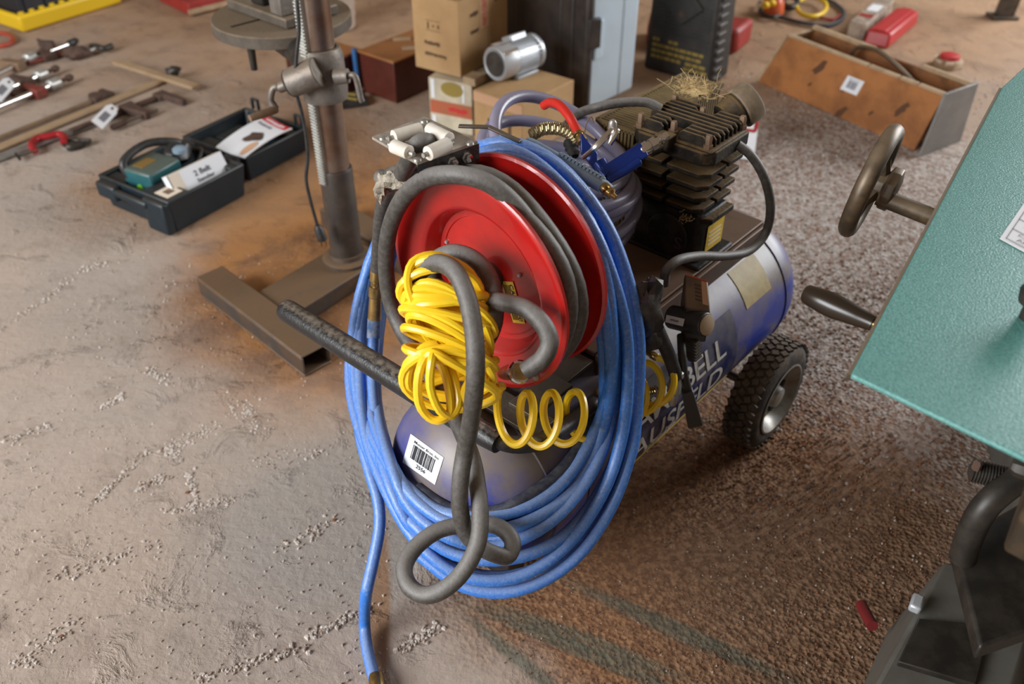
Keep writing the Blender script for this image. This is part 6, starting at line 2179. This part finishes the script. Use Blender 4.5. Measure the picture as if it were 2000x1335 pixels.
    # red loop at the left edge
    o = MB().tube([Z(-6 + 32 * math.cos(t), 77 + 13 * math.sin(t), 0.008) for t in np.linspace(0, 6.28, 30, endpoint=False)], 0.010, 10, True).build('rubber_ring', 'orange_red')
    tag(o, 'orange-red rubber loop lying below the black and yellow crate', 'ring')


make_clamps()


# ------------------------------------------------------------------ far edge of the floor
def make_far_things():
    # black and yellow crate
    a, b, c = Z(46, 66, 0), Z(243, 6, 0), Z(-40, 25, 0)
    e1 = nrm(b - a)
    e2 = np.cross(ZUP, e1)
    root = thing('black_yellow_crate', (a + b) / 2 + e2 * 0.2, 'black storage crate standing in a bright yellow lid', 'crate', math.atan2(e1[1], e1[0]))
    l1, l2 = np.linalg.norm(b - a), 0.44
    cen = (a + b) / 2 + e2 * l2 / 2
    tray_mesh(cen, e1, e2, l1, l2, 0.075, 0.03, 0.01, 0.006).build('yellow_lid', 'crate_yellow', root, bevel=0.012)
    mb = MB()
    mb.box(cen + ZUP * 0.16, (l1 - 0.07, l2 - 0.07, 0.30), e1, e2, top=0.96)
    cr = mb.build('crate_body', 'crate_black', root, bevel=0.01)
    for k in range(10):
        p = a + e1 * (l1 * (0.06 + 0.095 * k)) + e2 * 0.028
        MB().box(p + ZUP * 0.078, (0.022, 0.014, 0.012), e1, e2).build('lid_rib', 'crate_yellow', root, bevel=0.002)
    for k in range(5):
        p = cen - e2 * (l2 / 2 - 0.034) + e1 * (l1 * (-0.36 + 0.18 * k)) + ZUP * 0.16
        MB().box(p, (0.02, 0.010, 0.26), e1, e2).build('body_rib', 'crate_black', cr)
    # red case corner
    p0, p1 = Z(310, 2, 0), Z(372, 32, 0)
    e1 = nrm(p1 - p0)
    e2 = np.cross(ZUP, e1)
    root = thing('red_metal_case', p1 + e2 * 0.1, 'red metal case with pale edge, left of the drill press table', 'case', math.atan2(e1[1], e1[0]))
    l1 = np.linalg.norm(p1 - p0)
    MB().box((p0 + p1) / 2 + e2 * 0.14 + ZUP * 0.03, (l1, 0.28, 0.06), e1, e2).build('case_body', 'red_dark', root, bevel=0.006)
    MB().box(p1 + e1 * 0.012 + e2 * 0.14 + ZUP * 0.022, (0.016, 0.30, 0.022), e1, e2).build('edge_trim', 'wood_edge', root, bevel=0.002)
    MB().box((p0 + p1) / 2 + e2 * 0.15 + ZUP * 0.075 + e1 * 0.05, (0.12, 0.10, 0.03), e1, e2).build('lid_plate', 'alu', root, bevel=0.004)
    # jumper leads
    root = thing('work_lamp', Z(1500, 24, 0), 'small orange-red lamp with black lead on the far floor', 'lamp')
    MB().lathe(Z(1507, 28, 0.0), ZUP, [(0.045, 0), (0.055, 0.01), (0.050, 0.06), (0.035, 0.085), (0.005, 0.09)], 20).build('lamp_body', 'orange_lamp', root)
    MB().tube(smooth_path([Z(1484, 4, 0.02), Z(1482, 16, 0.02), Z(1492, 28, 0.02), Z(1507, 33, 0.02), Z(1522, 30, 0.02)], 6), 0.009, 8).build('wire_guard', 'black_iron', root)
    for x, y in ((1495, 10), (1508, 6)):
        MB().blob(Z(x, y, 0.09), (0.018, 0.018, 0.016), 3, 0.1).build('amber_bulb', 'crate_yellow', root)
    MB().cyl(Z(1481, 10, 0.03), Z(1486, 18, 0.03), 0.012, n=12).build('bright_clip', 'chrome', root)
    MB().tube(smooth_path([Z(1518, 32, 0.01), Z(1540, 38, 0.01), Z(1575, 46, 0.01), Z(1615, 50, 0.01), Z(1642, 40, 0.01), Z(1648, 24, 0.01), Z(1632, 8, 0.01), Z(1605, -6, 0.01)], 6), 0.009, 8).build('lead', M('slate_lead', (0.05, 0.055, 0.07), 0.5), root)
    o = MB().tube([Z(1585 + 29 * math.cos(t), 13 + 19 * math.sin(t), 0.030) for t in np.linspace(0, 6.28, 32, endpoint=False)], 0.010, 10, True).build('yellow_cable_loop', 'crate_yellow')
    tag(o, 'loop of bright yellow cable on the far floor', 'cable')
    o = MB().tube([Z(1544 + 14 * math.cos(t), 4 + 11 * math.sin(t), 0.03) for t in np.linspace(0, 6.28, 24, endpoint=False)], 0.014, 10, True).build('black_cable_loop', 'cord')
    tag(o, 'loop of black cable between the orange-red lamp and the yellow loop', 'cable')
    o = MB().tube(smooth_path([Z(1600, 34, 0.008), Z(1625, 38, 0.008), Z(1640, 30, 0.008)], 6), 0.007, 8).build('red_cable', 'red_dark')
    tag(o, 'short dull red cable lying inside the slate lead', 'cable')
    # red long case and the patterned carton tube beside it
    a, b = Z(1712, 78, 0.03), Z(1772, 30, 0.03)
    d = nrm(b - a)
    root = thing('red_plastic_trough', (a + b) / 2 * (1, 1, 0), 'long pinkish red plastic trough on the floor behind the tool tray', 'trough', math.atan2(d[1], d[0]))
    n = np.cross(ZUP, d)
    ln = np.linalg.norm(b - a)
    mb = MB()
    m = (a + b) / 2 * (1, 1, 0)
    mb.box(m + ZUP * 0.032, (ln, 0.11, 0.064), d, n, top=0.92)
    mb.build('trough_body', 'red_plastic', root, bevel=0.010)
    MB().box(m + ZUP * 0.066 + n * 0.0, (ln * 0.9, 0.05, 0.006), d, n).build('raised_rib', 'red_plastic', root, bevel=0.002)
    a, b = Z(1672, 62, 0.03), Z(1728, 12, 0.03)
    d = nrm(b - a)
    n = np.cross(ZUP, d)
    ln = np.linalg.norm(b - a)
    m = (a + b) / 2 * (1, 1, 0)
    root = thing('patterned_carton', m, 'narrow patterned carton lying beside the red plastic trough', 'carton', math.atan2(d[1], d[0]))
    MB().box(m + ZUP * 0.035, (ln, 0.075, 0.07), d, n).build('carton_body', M('mottled_print', (0.42, 0.34, 0.26), 0.5, col2=(0.12, 0.08, 0.08), scale=30, amt=0.8), root, bevel=0.003)
    MB().box(m + ZUP * 0.0705 + d * 0.03, (0.10, 0.05, 0.001), d, n).build('print_patch', 'paper', root)
    MB().box(m + ZUP * 0.0705 - d * 0.10, (0.05, 0.06, 0.001), d, n).build('print_patch', 'red_dark', root)
    # round red and white gadget
    c = Z(1850, 128, 0)
    root = thing('round_plastic_cap', c, 'small round cap with red top and pale sides, right of the tool tray', 'cap')
    MB().lathe(c, ZUP, [(0.062, 0), (0.060, 0.02), (0.050, 0.032), (0.02, 0.036)], 8).build('cap_base', 'bar_tan', root)
    MB().lathe(c + ZUP * 0.030, ZUP, [(0.042, 0), (0.040, 0.016), (0.030, 0.020), (0.001, 0.021)], 10).build('cap_top', 'red_plastic', root)
    for k in range(3):
        t = 2.6 + k * 0.9
        MB().box(c + arr((math.cos(t), math.sin(t), 0)) * 0.052 + ZUP * 0.022, (0.006, 0.030, 0.018), (math.cos(t), math.sin(t), 0)).build('pale_window', 'paper_warm', root)
    # machine foot at top right
    c = Z(1962, 38, 0)
    root = thing('machine_leg', c, 'dark steel machine leg standing at the top right corner', 'leg')
    mb = MB()
    mb.prism([c + arr(o) for o in ((-0.04, 0, 0), (0.04, 0.0, 0), (0.05, 0.06, 0), (-0.03, 0.06, 0))], arr((0.05, 0, 0.6)))
    mb.build('leg_channel', 'dark_steel', root, bevel=0.004)
    MB().box(c + arr((0.0, 0.03, 0.006)), (0.12, 0.09, 0.012)).build('foot_plate', 'dark_steel', root)
    # red and white package beyond the pump
    c = Z(1458, 318, 0) + arr((0.0, 0.05, 0))
    root = thing('red_white_package', c, 'red and white printed package standing on the floor behind the pump', 'package')
    x = nrm(arr((0.93, -0.36, 0)))
    y = np.cross(ZUP, x)
    hgt = 0.150
    mb = MB()
    mb.prism([c - x * 0.09 - y * 0.02, c + x * 0.035 - y * 0.02, c + x * 0.035 + y * 0.02, c - x * 0.09 + y * 0.02], arr((0.0, 0.02, 0.09)))
    mb.build('package_body', 'paper', root)
    t = c + arr((0, 0.02, 0.09))
    mb = MB()
    mb.prism([t - x * 0.09 - y * 0.02, t + x * 0.035 - y * 0.02, t + x * 0.035 + y * 0.02, t - x * 0.09 + y * 0.02], x * 0.0 + ZUP * 0.062)
    mb.build('package_top', 'red_plastic', root, bevel=0.006)
    q = quad_map(t - x * 0.005 - y * 0.0205 + ZUP * 0.014, t + x * 0.025 - y * 0.0205 + ZUP * 0.014, t + x * 0.025 - y * 0.0205 + ZUP * 0.048, t - x * 0.005 - y * 0.0205 + ZUP * 0.048)
    wl = patch(q, 'white_label', 'paper', root, ns=1, ntt=1, off=0.001)
    strips(q, [(0.45, 0.35, 0.60, 0.65)], 'print', 'red_ink', wl)


make_far_things()
